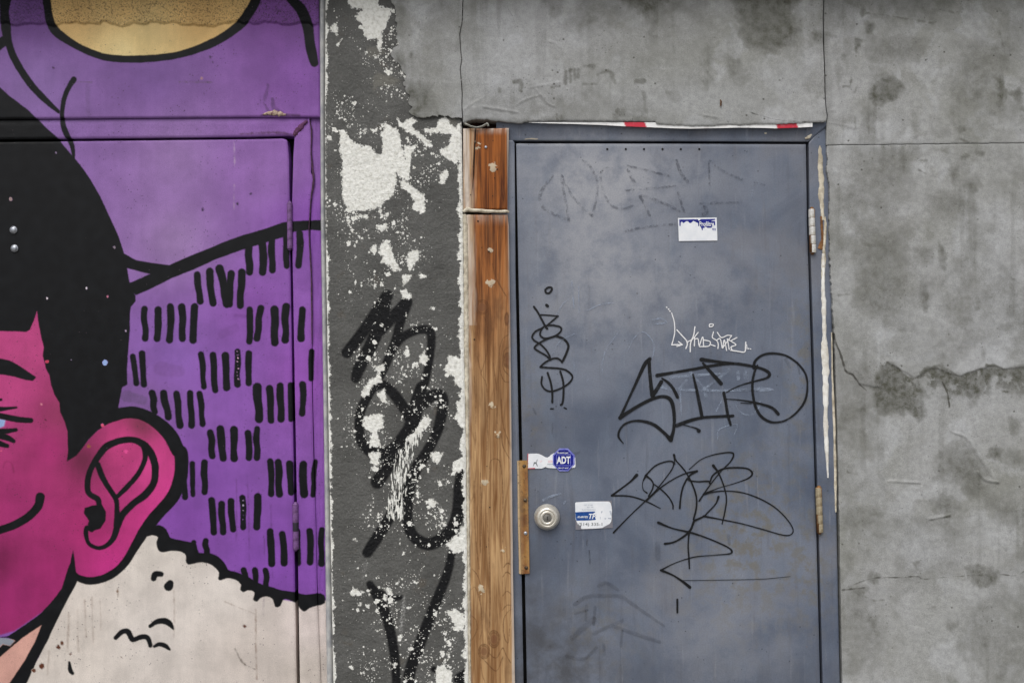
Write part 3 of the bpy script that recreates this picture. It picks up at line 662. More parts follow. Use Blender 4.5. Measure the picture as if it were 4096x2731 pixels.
# ------------------------------------------------------------------ its steel frame
pf = pd = thing('painted_doorway', 'framed steel door painted with a pink face and black hair on purple', 'door', (-1.15, .002, 0))
sheet('frame_head', -140, 1240, 472, 550, 4, -.004, M_MURAL, pf, mural_fields, TT=HEADB, BB=edge([(-140, 559), (0, 557), (1000, 546), (1160, 542), (1175, 545), (1240, 473)]), R=None, thick=.05, roll=.003,
      disp=lambda U, V: -.002 * sst(V - HEADB(U), 30, 0) + (fbm(U / 120, V / 40, 2) - .5) * .0015)
JL = edge([(470, 1236), (545, 1178), (620, 1173), (800, 1168), (1000, 1169), (1400, 1176), (1900, 1185), (2300, 1192), (2731, 1199), (3290, 1207)])
JR = edge([(470, 1240), (560, 1246), (690, 1243), (720, 1254), (800, 1242), (900, 1236), (1000, 1241), (1150, 1247), (1500, 1246), (1800, 1252), (2100, 1262), (2400, 1268), (2731, 1282), (3290, 1292)])
sheet('jamb', 1180, 1245, 472, 3290, 4, -.005, M_MURAL, pf, mural_fields, L=JL, R=JR, thick=.05, roll=.003,
      disp=lambda U, V: (fbm(U / 40, V / 60, 12) - .5) * .002)
sheet('jamb', -140, -62, 472, 3290, 8, -.005, M_MURAL, pf, mural_fields, thick=.05, roll=.003)
# rusty mitre and torn paint seam
M_SEAM = mat_simple('torn_paint_edge', (40, 26, 40), (86, 52, 80), .8, 120, 0, .6)
M_MITRE = mat_simple('rust_purple', (70, 36, 60), (104, 58, 100), .8, 140, 0, .8)
def ridge(name, pts, Y, mat, parent, h=.003, label=None, jit=.6, seed=1):
    """an uneven half-round bead following (u,v,r) points"""
    st = cr(pts, 8); rd = random.Random(seed)
    t = np.gradient(st[:, :2], axis=0); t /= np.hypot(t[:, 0], t[:, 1])[:, None] + 1e-9
    nr = np.stack([-t[:, 1], t[:, 0]], -1); rows = []
    n = len(st); k = 7
    ph = np.arange(n) * .45 + seed * 17.0
    n1, n2, n3 = [fbm(ph, ph * 0 + q, seed + q, 3) - .5 for q in (1, 2, 3)]
    for i in range(n):
        r = st[i, 2] * (1 + n1[i] * jit * 1.6); hh = h * (1 + n2[i] * jit * 1.6); off = n3[i] * jit * 1.2 * st[i, 2]
        for a in np.linspace(-1, 1, k):
            q = st[i, :2] + nr[i] * (a * r + off)
            p = unproj(q[0], q[1], Y); p[1] -= hh * math.sqrt(max(0, 1 - a * a)) - .0004
            rows.append(p)
    f = [(i * k + j, i * k + j + 1, (i + 1) * k + j + 1, (i + 1) * k + j) for i in range(n - 1) for j in range(k - 1)]
    return mk(name, rows, np.array(f), mat, parent, True, label=label)
ridge('mitre_weld', T('D', [(478, 945, 14), (510, 905, 18), (545, 868, 14), (572, 840, 9)]), -.006, M_MITRE, pf, .004, 'rusty mitre weld at the frame corner')
ridge('torn_seam', T('D', [(590, 830, 5), (603, 930, 6), (600, 1050, 5), (608, 1160, 6), (616, 1260, 8), (600, 1380, 6), (592, 1500, 4)]) + T('E', [(584, 60, 4), (592, 190, 6), (600, 320, 5), (603, 470, 6), (605, 650, 5), (606, 830, 3)]), -.003, M_SEAM, pf, .002, seed=4)
for nm, pts in (('flaked_paint', [(265, 800, 6), (300, 790, 14), (345, 788, 20), (390, 795, 16), (425, 802, 6)]),):
    ridge(nm, T('D', pts), -.013, mat_simple('bare_plaster', (190, 170, 150), (110, 80, 80), .8, 160), mw, .004, seed=6)

# ------------------------------------------------------------------ the painted door
LR = edge([(556, 1146), (580, 1150), (640, 1155), (800, 1157), (1000, 1159), (1400, 1166), (1900, 1174), (2300, 1178), (2731, 1186), (3290, 1194)])
sheet('leaf', -60, 1160, 556, 3280, 4, .002, M_MURAL, pd, mural_fields, R=LR, TT=edge([(-60, 569), (0, 568), (1000, 557), (1130, 554), (1150, 561)]), thick=.044, roll=.003,
      disp=lambda U, V: (fbm(U / 160, V / 160, 6) - .5) * .0016)
for u, v in ((54.5, 920), (58.5, 993.5)):
    c = unproj(u, v, .0015)
    lathe('through_bolt', c, [(.0118, 0), (.0118, .002), (.0095, .0032), (.0090, .0035), (.0088, .0045), (.0070, .0062), (.0035, .0070), (.0008, .0072)], M_BOLT, pd, 28)
M_HPURP = mat_simple('hinge_purple', (122, 84, 140), (92, 62, 104), .5, 70)
def hinge(name, parent, u0, v0, u1, v1, rpx, Y, mats, n, matpin, label=None):
    a, b = unproj(u0, v0, Y), unproj(u1, v1, Y)
    r = rpx * S; zt, zl = a[2], b[2]; H = zt - zl
    # pin with ball tips carries the knuckles
    x = lambda z: a[0] + (b[0] - a[0]) * (zt - z) / H
    mid = ((a[0] + b[0]) / 2, Y, zl)
    tilt = (a[0] - b[0]) / H
    base = lathe(name, mid, [(r * .3, -.006), (r * .62, -.003), (r * .62, 0), (r * .93, .0005), (r * .93, H - .0005), (r * .62, H), (r * .62, H + .003), (r * .3, H + .006)], matpin, parent, 14, 'Z', label)
    kh = H / n; proto = None
    for k in range(n):
        m_ = mats[k % len(mats)]
        p = lathe('knuckle', (0, 0, 0), [(r * .93, 0), (r * .985, .0004), (r, .0010), (r, .0016), (r, kh - .0026), (r, kh - .0020), (r * .985, kh - .0014), (r * .93, kh - .0010)], m_, None, 18, 'Z', smooth='side')
        p.parent = base
        z = zl + k * kh
        p.location = Vector((x(z), Y, z)) - Vector(origin(parent))
    return base
hinge('hinge', pd, 1158, 812, 1160, 995, 11, -.006, [M_HPURP], 5, M_HPURP, 'upper hinge under purple paint')
hinge('hinge', pd, 1181, 2014, 1184, 2195, 12, -.006, [M_HPURP, M_HPURP, mat_simple('hinge_ink', (48, 42, 56), (34, 32, 40), .5)], 5, M_HPURP, 'lower hinge under purple and black paint')

# ------------------------------------------------------------------ pilaster of flaking grey stucco
PL = edge([(-420, 1296), (0, 1301), (500, 1299), (900, 1302), (1800, 1315), (2731, 1333), (3290, 1343)])
PR = edge([(-420, 1849), (0, 1851), (480, 1846), (900, 1852), (1400, 1856), (1831, 1864), (2400, 1870), (2731, 1874), (3290, 1880)])
FLAKES = [('D', p) for p in (
 [(795, 910), (830, 905), (870, 960), (910, 1000), (960, 1020), (1010, 1015), (1060, 1070), (1090, 1085), (1100, 1000), (1085, 940), (1110, 900), (1075, 860), (1130, 870), (1180, 890), (1210, 910), (1230, 1000), (1240, 1060), (1270, 1120), (1290, 1180), (1275, 1260), (1230, 1240), (1195, 1210), (1190, 1290), (1165, 1370), (1110, 1410), (1060, 1450), (970, 1470), (890, 1465), (840, 1440), (820, 1380), (815, 1230), (805, 1210), (820, 1170), (810, 1080), (795, 1050), (800, 970)],
 [(1195, 820), (1215, 880), (1270, 920), (1330, 950), (1390, 1010), (1440, 1035), (1445, 1010), (1400, 960), (1330, 905), (1290, 880), (1340, 850), (1330, 830), (1270, 830), (1240, 860)],
 [(1480, 850), (1530, 805), (1570, 860), (1610, 890), (1645, 850), (1660, 1100), (1600, 1140), (1540, 1100), (1490, 1060), (1500, 1040), (1560, 1010), (1580, 930), (1500, 930), (1475, 900)],
 [(1370, 900), (1480, 890), (1500, 925), (1420, 930)],
 [(1250, 1020), (1330, 1010), (1300, 1080), (1290, 1200), (1260, 1260), (1330, 1320), (1390, 1360), (1395, 1470), (1370, 1490), (1300, 1450), (1320, 1400), (1280, 1340), (1230, 1310), (1220, 1270), (1260, 1240)],
 [(850, 20), (880, -60), (1060, -60), (1070, 40), (1160, 60), (1150, 110), (1130, 170), (1095, 230), (1095, 320), (1072, 352), (1050, 330), (1070, 280), (1060, 270), (1000, 275), (970, 250), (960, 180), (905, 120), (960, 70), (880, 55)],
 [(728, 190), (782, 152), (778, 252), (750, 225)], [(780, 300), (820, 265), (785, 320)], [(1490, 1215), (1540, 1180), (1560, 1210), (1530, 1280), (1505, 1290)],
 [(960, 915), (985, 895), (990, 925), (965, 930)], [(1020, 905), (1060, 895), (1065, 925), (1030, 930)], [(1110, 1485), (1140, 1480), (1145, 1515), (1120, 1520)], [(920, 1500), (1000, 1490), (990, 1520), (930, 1520)], [(1065, 1470), (1090, 1430), (1090, 1500)],
)] + [('E', p) for p in (
 [(1080, 150), (1110, 118), (1155, 138), (1180, 230), (1222, 312), (1180, 322), (1120, 265), (1088, 262), (1100, 222), (1073, 200)], [(1268, 270), (1265, 220), (1300, 178), (1342, 178), (1357, 210), (1330, 262), (1290, 322)],
 [(1230, 345), (1304, 348), (1270, 392), (1240, 425)], [(1222, 458), (1260, 448), (1305, 490), (1285, 520), (1240, 512)], [(1352, 915), (1390, 882), (1418, 930), (1402, 978), (1358, 962)],
 [(948, 1160), (1010, 1080), (1080, 1036), (1094, 1090), (1040, 1112), (1000, 1182), (958, 1204)], [(1058, 1180), (1112, 1138), (1122, 1200), (1145, 1245), (1100, 1232)],
 [(966, 1340), (1030, 1316), (1104, 1318), (1102, 1400), (1062, 1440), (1085, 1535), (1006, 1545), (1018, 1450), (956, 1392)], [(1412, 1328), (1434, 1360), (1382, 1432), (1332, 1474), (1290, 1520), (1256, 1492), (1330, 1430), (1380, 1340)],
 [(1012, 150), (1052, 138), (1062, 192), (1018, 192)], [(1008, 420), (1052, 408), (1052, 438)], [(1046, 990), (1112, 968), (1114, 1012), (1060, 1022)], [(1340, 335), (1412, 350), (1400, 370), (1360, 362)],
 [(1552, 905), (1665, 925), (1700, 1000), (1690, 1140), (1610, 1115), (1590, 1055), (1528, 1012), (1552, 960)], [(1060, 0), (1130, -5), (1130, 25), (1090, 40), (1060, 30)], [(1610, 1230), (1700, 1190), (1700, 1400), (1640, 1400), (1600, 1350), (1620, 1290)],
 [(1620, 180), (1700, 150), (1700, 240), (1620, 240)], [(1450, 720), (1470, 705), (1480, 725), (1465, 735)], [(1430, 580), (1455, 565), (1460, 585)],
)] + [('F', p) for p in (
 [(1000, -40), (1085, -40), (1080, 10), (1060, 52), (1020, 42)], [(1025, 60), (1055, 58), (1050, 85), (1025, 82)], [(1398, 300), (1442, 282), (1484, 310), (1452, 344), (1420, 332)], [(856, 940), (900, 908), (964, 930), (952, 960), (888, 958)], [(1112, 905), (1140, 896), (1170, 950), (1140, 958)], [(1095, 950), (1130, 960), (1125, 995), (1105, 990)],
 [(1538, 1070), (1600, 1046), (1664, 1090), (1674, 1182), (1620, 1206), (1590, 1140)], [(1466, 1460), (1530, 1436), (1584, 1500), (1570, 1700), (1476, 1700)], [(1546, 600), (1600, 536), (1700, 556), (1700, 640), (1590, 664)], [(1586, 40), (1640, -10), (1720, 0), (1700, 40), (1640, 94), (1576, 122)],
 [(986, 920), (1014, 912), (1002, 954)], [(1508, 450), (1535, 445), (1545, 468), (1515, 472)], [(895, 560), (915, 555), (915, 575)], [(1480, 160), (1520, 150), (1510, 190), (1490, 190)], [(1430, -40), (1520, -40), (1490, 40), (1440, 10)], [(1210, 1230), (1235, 1225), (1225, 1275), (1205, 1265)], [(1150, 1430), (1200, 1430), (1180, 1460)],
 [(925, 1010), (955, 1015), (940, 1035)], [(975, 1022), (1010, 1020), (1000, 1048)], [(1520, 1210), (1545, 1205), (1535, 1240)], [(1545, 1360), (1570, 1350), (1565, 1395)], [(1650, 1340), (1700, 1330), (1700, 1400), (1650, 1390)], [(1640, 480), (1720, 450), (1720, 540), (1620, 560)],
)]
PTAG = [('E', [(1130, 492, 36), (1055, 610, 38), (950, 760, 35), (850, 888, 34)]), ('E', [(1118, 535, 34), (1100, 640, 38), (1060, 740, 40), (1000, 870, 40), (930, 1010, 36), (912, 1065, 30)]),
 ('E', [(1075, 745, 32), (1170, 640, 34), (1265, 535, 34)]), ('E', [(1270, 540, 32), (1220, 680, 27), (1190, 800, 26), (1130, 950, 25), (1090, 1050, 19)]),
 ('E', [(1180, 850, 20), (1240, 780, 24), (1330, 735, 24), (1410, 730, 27), (1438, 775, 25), (1430, 900, 23), (1410, 1020, 23), (1390, 1100, 26)]),
 ('E', [(1100, 1112, 25), (1040, 1130, 25), (990, 1200, 28), (945, 1300, 28), (935, 1420, 28), (955, 1510, 32), (1020, 1580, 34), (1100, 1595, 36), (1180, 1555, 40), (1250, 1480, 46), (1300, 1400, 46), (1330, 1270, 46), (1370, 1130, 36)]),
 ('E', [(1110, 1112, 26), (1180, 1180, 32), (1250, 1280, 33), (1300, 1360, 38)]),
 ('E', [(1390, 1240, 32), (1440, 1190, 35), (1505, 1182, 30), (1520, 1250, 33), (1490, 1400, 32), (1450, 1500, 30), (1395, 1600, 33), (1340, 1682, 35), (1290, 1802, 36), (1270, 1922, 36), (1270, 2050, 33), (1310, 2162, 34), (1410, 2222, 38), (1510, 2182, 37), (1590, 2102, 39), (1630, 1972, 41), (1640, 1822, 40), (1660, 1702, 36)]),
 ('F', [(1250, -120, 36), (1170, 0, 40), (1120, 80, 40), (1062, 168, 42)]), ('F', [(1235, 250, 26), (1190, 335, 30), (1120, 460, 33), (1050, 570, 35), (992, 658, 31)]),
 ('F', [(1580, 660, 22), (1550, 800, 26), (1480, 980, 31), (1400, 1180, 33), (1340, 1340, 34), (1290, 1480, 35), (1270, 1640, 36), (1250, 1800, 36)]), ('F', [(1010, 880, 21), (1060, 960, 29), (1110, 1060, 31), (1150, 1200, 30), (1180, 1360, 28), (1192, 1500, 26), (1196, 1640, 26)]),
 ('F', [(1080, 940, 20), (1150, 975, 18), (1230, 970, 11)]), ('F', [(1640, 1540, 42), (1720, 1480, 34)]), ('F', [(1455, 1470, 16), (1490, 1490, 10)])]
DENS = [(1400, 480, 150, .75), (1600, 220, 180, .9), (1520, 650, 200, .8), (1700, 620, 160, .9), (1420, 850, 160, .8), (1560, 960, 170, .9), (1490, 1130, 150, .6), (1650, 1290, 110, .55), (1560, 1450, 170, 1.0), (1680, 1600, 170, 1.0), (1500, 1700, 160, .8),
        (1650, 1900, 180, 1.0), (1560, 2050, 140, .9), (1750, 2100, 160, .8), (1600, 2400, 200, .75), (1780, 2500, 150, .85), (1450, 2350, 120, .5), (1420, 120, 120, .5), (1720, 2680, 150, .9), (1500, 2650, 140, .6), (1760, 1350, 120, .35), (1450, 1050, 120, .6)]
def pil_fields(U, V):
    fl = np.full(U.shape, BIG)
    for t, p in FLAKES: fl = np.minimum(fl, sdf_poly(U, V, T(t, p)))
    er = PR(V) - U; el = U - PL(V)
    fl = np.minimum(fl, er - 34 * fbm(U * 0 + 1, V / 34, 21) * sst(V, 470, 560) + 2)
    fl = np.minimum(fl, el - 22 * (fbm(U * 0 + 5, V / 26, 23) - .1) * (1 - .75 * sst(V, 380, 440) * sst(V, 1050, 950)))
    ink = np.full(U.shape, BIG)
    for t, p in PTAG: ink = sdf_stroke(U, V, stroke(t, p, 30, 4), ink)
    ink = ink - 3
    dn = np.zeros(U.shape)
    for u, v, r, a in DENS: dn = np.maximum(dn, a * np.exp(-((U - u) ** 2 + (V - v) ** 2) / (r * r)))
    dn = np.clip(dn * (.6 + .9 * fbm(U / 60, V / 60, 31)) * (.45 + 1.1 * sst(fbm(U / 45, V / 45, 33, 3), .38, .6)) + .05, 0, 1.2)
    st = sst(sdf_poly(U, V, T('F', [(1180, -60), (1300, -200), (1400, -300), (1440, -250), (1340, -40), (1290, 120), (1265, 450), (1110, 450), (1130, 200), (1150, 60)])), 10, -22)
    ch = .7 * sst(sdf_stroke(U, V, stroke('F', [(1248, 970, 10), (1240, 1080, 14), (1225, 1200, 12)])), 6, -8) + .25 * sst(sdf_stroke(U, V, stroke('F', [(985, 720, 12), (970, 800, 14), (960, 870, 8)])), 6, -8)
    dirt = .6 * sst(sdf_poly(U, V, T('D', [(1030, 540), (1060, 510), (1160, 530), (1220, 560), (1180, 600), (1060, 600), (1035, 640)])), 8, -8) + .5 * sst(sdf_poly(U, V, T('D', [(990, 330), (1060, 330), (1130, 370), (1000, 400)])), 6, -6) \
        + .55 * sst(sdf_poly(U, V, T('D', [(1000, 60), (1050, 80), (1060, 150), (1010, 160)])), 8, -8) + .4 * sst(sdf_poly(U, V, T('D', [(1545, 830), (1600, 810), (1620, 870), (1580, 880)])), 5, -5)
    return {'flake': np.clip(fl, -40, 40), 'ink': np.clip(ink, -30, 30), 'speck': dn, 'streak': st, 'chalk': ch, 'dirt': dirt}
pil = thing('pilaster', 'dark grey stucco pilaster with flaking white patches and a black spray tag', 'pilaster', tuple(unproj(1580, 3283, -.026) * (1, 1, 0)))
sheet('stucco_face', 1300, 1850, -420, 3290, 4, -.026, M_PIL, pil, pil_fields, L=PL, R=PR, thick=.075, roll=.004,
      disp=lambda U, V: (fbm(U / 14, V / 14, 40, 3) - .5) * .0028 + (fbm(U / 120, V / 120, 41) - .5) * .004)
# light grey corner bead between mural and pilaster
def strip(name, L, R, v0, v1, Y, h, mat, parent, nv=260, jit=0.0, seed=2, label=None):
    vs = np.linspace(v0, v1, nv); k = 9; rows = []
    rd = np.random.RandomState(seed)
    for v in vs:
        l, r = float(L(v)), float(R(v)); j = (rd.rand(2) - .5) * jit
        for a in np.linspace(-1, 1, k):
            p = unproj((l + r) / 2 + a * (r - l) / 2 + j[0] * (r - l), v, Y)
            p[1] -= h * math.sqrt(max(0, 1 - a * a * .98)) * (1 + j[1]); p[2] = max(p[2], .002)
            rows.append(p)
    f = np.array([(i * k + j, (i + 1) * k + j, (i + 1) * k + j + 1, i * k + j + 1) for i in range(nv - 1) for j in range(k - 1)])
    return mk(name, rows, f, mat, parent, True, label=label)
strip('corner_bead', lambda v: np.interp(v, [-420, 0, 900, 1800, 2731, 3290], [1276, 1279, 1284, 1297, 1308, 1316]), lambda v: PL(v) + 2, -420, 3290, -.004, .018, M_BEAD, pil, label='pale grey rounded corner bead')

# ------------------------------------------------------------------ cement wall: four rendered panels with real joints
ST = [('O', p, a, s) for p, a, s in (
 ([(1150, -60), (1200, 15), (1270, 45), (1340, 72), (1420, 45), (1470, -60)], .8, 14), ([(820, -60), (940, -60), (920, 30), (890, 85), (850, 40)], .6, 16), ([(1740, -60), (2100, -60), (2070, 65), (2120, 150), (2060, 230), (1980, 268), (1840, 235), (1790, 100)], .75, 14),
 ([(125, 340), (180, 400), (290, 420), (310, 540), (300, 590), (180, 590), (120, 480)], .75, 22), ([(75, 240), (130, 250), (150, 350), (90, 300)], .6, 14), ([(90, -50), (150, -50), (160, 150), (105, 180)], .55, 16), ([(330, 230), (420, 190), (425, 260), (350, 260)], .35, 16),
 ([(540, 430), (760, 425), (900, 440), (1080, 420), (1180, 480), (1300, 470), (1370, 500), (1390, 600), (560, 600), (470, 560)], .38, 26), ([(1180, 560), (1230, 530), (1300, 560), (1390, 575), (1390, 605), (1190, 605)], .75, 14), ([(820, 560), (940, 555), (940, 610), (800, 610)], .6, 12),
 ([(1625, 240), (1665, 240), (1660, 420), (1630, 430)], .5, 14), ([(1740, 280), (1800, 300), (1860, 400), (1800, 440), (1750, 380)], .5, 22), ([(1430, 440), (1500, 470), (1490, 500), (1450, 490)], .5, 10), ([(2150, 160), (2215, 150), (2215, 210), (2170, 205)], .6, 12), ([(420, 570), (760, 590), (760, 610), (430, 620)], .6, 10))] \
 + [('M', p, a, s) for p, a, s in (
 ([(555, 250), (635, 282), (570, 352)], .95, 4), ([(595, -40), (640, -40), (635, 95), (600, 90)], .85, 6), ([(620, 155), (702, 158), (698, 250), (640, 235)], .85, 6), ([(640, 250), (1010, 262), (1015, 430), (650, 445)], .55, 22), ([(600, -40), (1250, -40), (1110, 165), (700, 120)], .55, 30),
 ([(645, 590), (820, 505), (898, 635), (732, 750), (640, 700)], .8, 6), ([(650, 450), (780, 480), (820, 560), (650, 600)], .5, 16), ([(610, 720), (730, 760), (700, 900), (740, 990), (600, 985)], .55, 18), ([(960, 780), (1010, 860), (1005, 990), (950, 930)], .45, 14),
 ([(425, 70), (460, 80), (450, 105), (428, 100)], .8, 5), ([(465, 385), (500, 390), (495, 420), (470, 415)], .7, 5), ([(360, 230), (460, 240), (455, 262), (370, 262)], .55, 8), ([(430, 420), (460, 420), (455, 600), (440, 600)], .5, 6), ([(270, 200), (345, 220), (345, 300), (280, 260)], .5, 14),
 ([(1560, 225), (1585, 230), (1625, 360), (1615, 440), (1590, 380)], .75, 6), ([(1530, 540), (1588, 520), (1606, 640), (1598, 720), (1550, 785), (1555, 650)], .85, 6), ([(1645, 665), (1715, 600), (1745, 780), (1690, 725)], .75, 6), ([(1205, 740), (1275, 750), (1245, 855)], .45, 10), ([(1020, 920), (1060, 930), (1040, 985)], .6, 6), ([(1110, 910), (1200, 920), (1180, 970), (1120, 960)], .4, 12), ([(1290, 880), (1320, 905), (1310, 920)], .9, 4),
 ([(525, 1020), (1000, 1022), (970, 1150), (930, 1410), (560, 1400), (555, 1160)], .5, 22), ([(1090, 1022), (1220, 1022), (1200, 1095), (1110, 1055)], .65, 8), ([(1310, 1090), (1350, 1075), (1340, 1110), (1315, 1110)], .8, 5), ([(1420, 1050), (1465, 1060), (1455, 1100), (1425, 1090)], .7, 6), ([(1225, 1190), (1265, 1180), (1260, 1290), (1235, 1270)], .7, 8), ([(1320, 1255), (1430, 1250), (1420, 1345), (1340, 1345)], .6, 10), ([(1050, 1350), (1200, 1320), (1400, 1400), (1430, 1500), (1100, 1530)], .55, 24), ([(400, 830), (560, 800), (520, 890), (420, 870)], .35, 14))] \
 + [('Q', p, a, s) for p, a, s in (
 ([(300, 40), (470, 10), (560, 100), (585, 300), (500, 490), (310, 450), (258, 390), (290, 200)], .55, 18), ([(260, 330), (420, 320), (500, 440), (460, 490), (300, 450)], .5, 14), ([(598, 110), (690, 130), (690, 205), (600, 212)], .5, 10), ([(715, 80), (750, 120), (768, 215), (740, 225)], .75, 7), ([(620, 290), (682, 300), (660, 465), (622, 425)], .7, 8), ([(890, 350), (990, 335), (1005, 410), (900, 465)], .6, 10), ([(440, 0), (620, 0), (580, 90), (480, 60)], .4, 14),
 ([(355, 850), (445, 710), (505, 740), (600, 830), (745, 725), (830, 780), (960, 745), (1000, 725), (1060, 750), (1200, 735), (1200, 850), (1060, 775), (965, 870), (905, 925), (840, 885), (800, 825), (775, 905), (700, 805), (640, 795), (600, 870), (628, 1010), (560, 985), (520, 995), (420, 985), (375, 905)], .92, 10),
 ([(600, 850), (640, 850), (650, 1000), (610, 1000)], .7, 6), ([(250, 830), (345, 900), (300, 945)], .6, 8), ([(240, 1000), (430, 1120), (420, 1180), (240, 1140)], .45, 18), ([(700, 1200), (860, 1120), (950, 1230), (1000, 1380), (900, 1440), (800, 1350), (700, 1330)], .6, 20), ([(975, 1205), (1020, 1165), (1056, 1180), (1050, 1235)], .75, 6), ([(205, 1460), (410, 1455), (380, 1580), (210, 1580)], .55, 12), ([(670, 1430), (800, 1440), (770, 1515), (690, 1495)], .6, 10), ([(195, 700), (250, 770), (250, 1080), (200, 1090)], .4, 12), ([(1050, 1180), (1190, 1200), (1190, 1290), (1060, 1240)], .5, 14), ([(800, 580), (850, 600), (845, 655), (805, 645)], .45, 5), ([(940, 590), (975, 600), (965, 700), (950, 690)], .4, 6), ([(1090, 1010), (1140, 1020), (1125, 1090), (1100, 1060)], .6, 8), ([(820, 900), (910, 920), (900, 945), (840, 930)], .6, 8))] \
 + [('N', p, a, s) for p, a, s in (
 ([(665, 760), (785, 735), (855, 820), (760, 850), (700, 830)], .6, 14), ([(900, 730), (1096, 780), (1096, 900), (980, 880)], .5, 22), ([(840, 1065), (960, 1050), (985, 1120), (900, 1155), (870, 1110)], .75, 8), ([(600, 1035), (655, 1015), (640, 1085), (610, 1080)], .7, 6), ([(310, 1150), (400, 1165), (430, 1290), (485, 1400), (360, 1430), (305, 1300)], .5, 18), ([(395, 1255), (470, 1275), (460, 1370), (410, 1340)], .7, 10), ([(420, 1060), (470, 1100), (440, 1140), (410, 1110)], .7, 8), ([(330, 1150), (420, 1140), (400, 1180), (340, 1185)], .8, 6), ([(680, 1225), (720, 1220), (715, 1250), (680, 1252)], .7, 5), ([(745, 1290), (800, 1300), (785, 1345), (755, 1335)], .5, 8), ([(300, 990), (370, 1000), (350, 1060), (320, 1060)], .5, 10), ([(640, 960), (690, 1010), (640, 1040)], .4, 10), ([(880, 1250), (1096, 1230), (1096, 1400), (960, 1420)], .3, 26))]
STL = [('O', [(945, 355, 8), (942, 412, 9)], .8), ('O', [(966, 350, 8), (968, 408, 8)], .8), ('O', [(988, 350, 5), (990, 400, 5)], .7), ('O', [(1010, 345, 8), (1005, 380, 8)], .7), ('O', [(690, 405, 12), (722, 408, 14), (722, 450, 10)], .7), ('O', [(1035, 420, 6), (1100, 418, 6)], .7), ('O', [(1100, 370, 5), (1165, 355, 8), (1188, 412, 7)], .65),
       ('O', [(1290, 402, 10), (1332, 402, 10)], .7), ('O', [(1330, 465, 10), (1345, 560, 9)], .55), ('O', [(870, 432, 5), (912, 430, 5)], .7), ('O', [(1040, 330, 6), (1080, 330, 9)], .6), ('O', [(615, 440, 8), (618, 455, 8)], .7), ('O', [(900, 565, 8), (902, 590, 8)], .7), ('O', [(920, 568, 6), (922, 595, 6)], .7), ('O', [(1200, 548, 12), (1204, 552, 10)], .8), ('O', [(840, 380, 3), (870, 380, 4)], .6), ('O', [(180, 270, 8), (175, 285, 6)], .6), ('O', [(1440, 0, 14), (1445, 12, 10)], .8),
       ('M', [(480, 603, 4), (530, 600, 5), (535, 540, 5)], .8), ('M', [(570, 610, 6), (565, 640, 5)], .8), ('M', [(665, 1060, 5), (662, 1085, 6), (685, 1110, 5)], .9), ('M', [(1005, 1120, 4), (1060, 1118, 4)], .6), ('M', [(1005, 1185, 4), (1045, 1208, 4)], .8), ('M', [(562, 820, 4), (566, 900, 4)], .6), ('M', [(650, 95, 5), (900, 130, 3), (1110, 165, 6)], .8), ('M', [(1110, 60, 4), (1245, 92, 5)], .8), ('M', [(1300, 970, 4), (1350, 998, 4)], .8),
       ('Q', [(455, 715, 6), (480, 740, 9), (505, 760, 6)], .95), ('Q', [(650, 748, 6), (680, 745, 9), (725, 735, 7)], .95), ('Q', [(735, 800, 6), (765, 860, 8), (780, 950, 6)], .95), ('Q', [(970, 735, 8), (1005, 735, 6)], .95), ('Q', [(1060, 868, 5), (1085, 872, 5)], .95), ('Q', [(200, 370, 4), (250, 362, 4)], .7), ('Q', [(250, 1255, 3), (250, 1290, 3), (300, 1298, 3)], .7), ('N', [(400, 1190, 3), (440, 1205, 4), (480, 1205, 3)], .8), ('N', [(690, 855, 3), (770, 835, 4)], .8), ('Q', [(1110, 282, 3), (1130, 285, 3)], .8)]
CRK = [('N', [(300, 1157, 2), (430, 1110, 2), (560, 1105, 2.2), (630, 1100, 2), (660, 1112, 2.4), (800, 1100, 1.5), (980, 1092, 1.2), (1060, 1097, 1.8), (1110, 1070, 2)]), ('Q', [(178, 560, 2), (185, 610, 3), (213, 680, 4), (240, 765, 4), (275, 783, 3.5), (312, 832, 3), (350, 865, 2)]), ('Q', [(742, 820, 3), (770, 880, 4), (782, 948, 3)]), ('N', [(300, 1160, 4), (400, 1150, 2)]),
       ('O', [(1840, 552, 1.5), (2000, 595, 1.5), (2200, 605, 2)]), ('O', [(660, 45, .8), (680, 80, .8)])]
RDG = [('Q', [(788, 1048, 5), (795, 1080, 4), (870, 1112, 6), (940, 1215, 8), (1000, 1300, 9), (1032, 1342, 4)], .003), ('Q', [(930, 1290, 4), (970, 1330, 7), (1032, 1342, 6)], .004), ('Q', [(460, 1335, 3), (540, 1338, 5), (622, 1346, 4)], .002), ('Q', [(830, 1035, 4), (870, 1105, 4)], .002),
       ('O', [(540, 530, 4), (620, 542, 6), (705, 556, 4)], .003), ('O', [(540, 432, 3), (543, 480, 3), (545, 530, 3)], .0015), ('O', [(800, 445, 4), (830, 480, 5), (860, 515, 5), (890, 527, 3)], .003), ('O', [(700, 520, 3), (740, 495, 5), (820, 470, 4)], .0025), ('O', [(440, 545, 3), (490, 510, 4), (540, 482, 3)], .002), ('O', [(340, 415, 1.5), (560, 414, 2)], .001), ('O', [(760, 437, 3), (850, 420, 4), (920, 408, 3)], .002), ('O', [(860, 205, 5), (890, 215, 7), (915, 235, 5)], .002),
       ('O', [(1630, 570, 3), (1690, 580, 5)], .003), ('M', [(380, 855, 3), (470, 870, 4), (560, 895, 3)], .002), ('M', [(395, 770, 12), (420, 768, 12)], .0015), ('O', [(1600, 190, 2), (1510, 270, 2)], .001), ('N', [(680, 850, 3), (770, 832, 4)], .003), ('N', [(500, 685, 3), (640, 690, 3)], .002), ('Q', [(740, 100, 2), (830, 85, 2)], .001), ('Q', [(760, 120, 2), (840, 100, 2)], .001)]
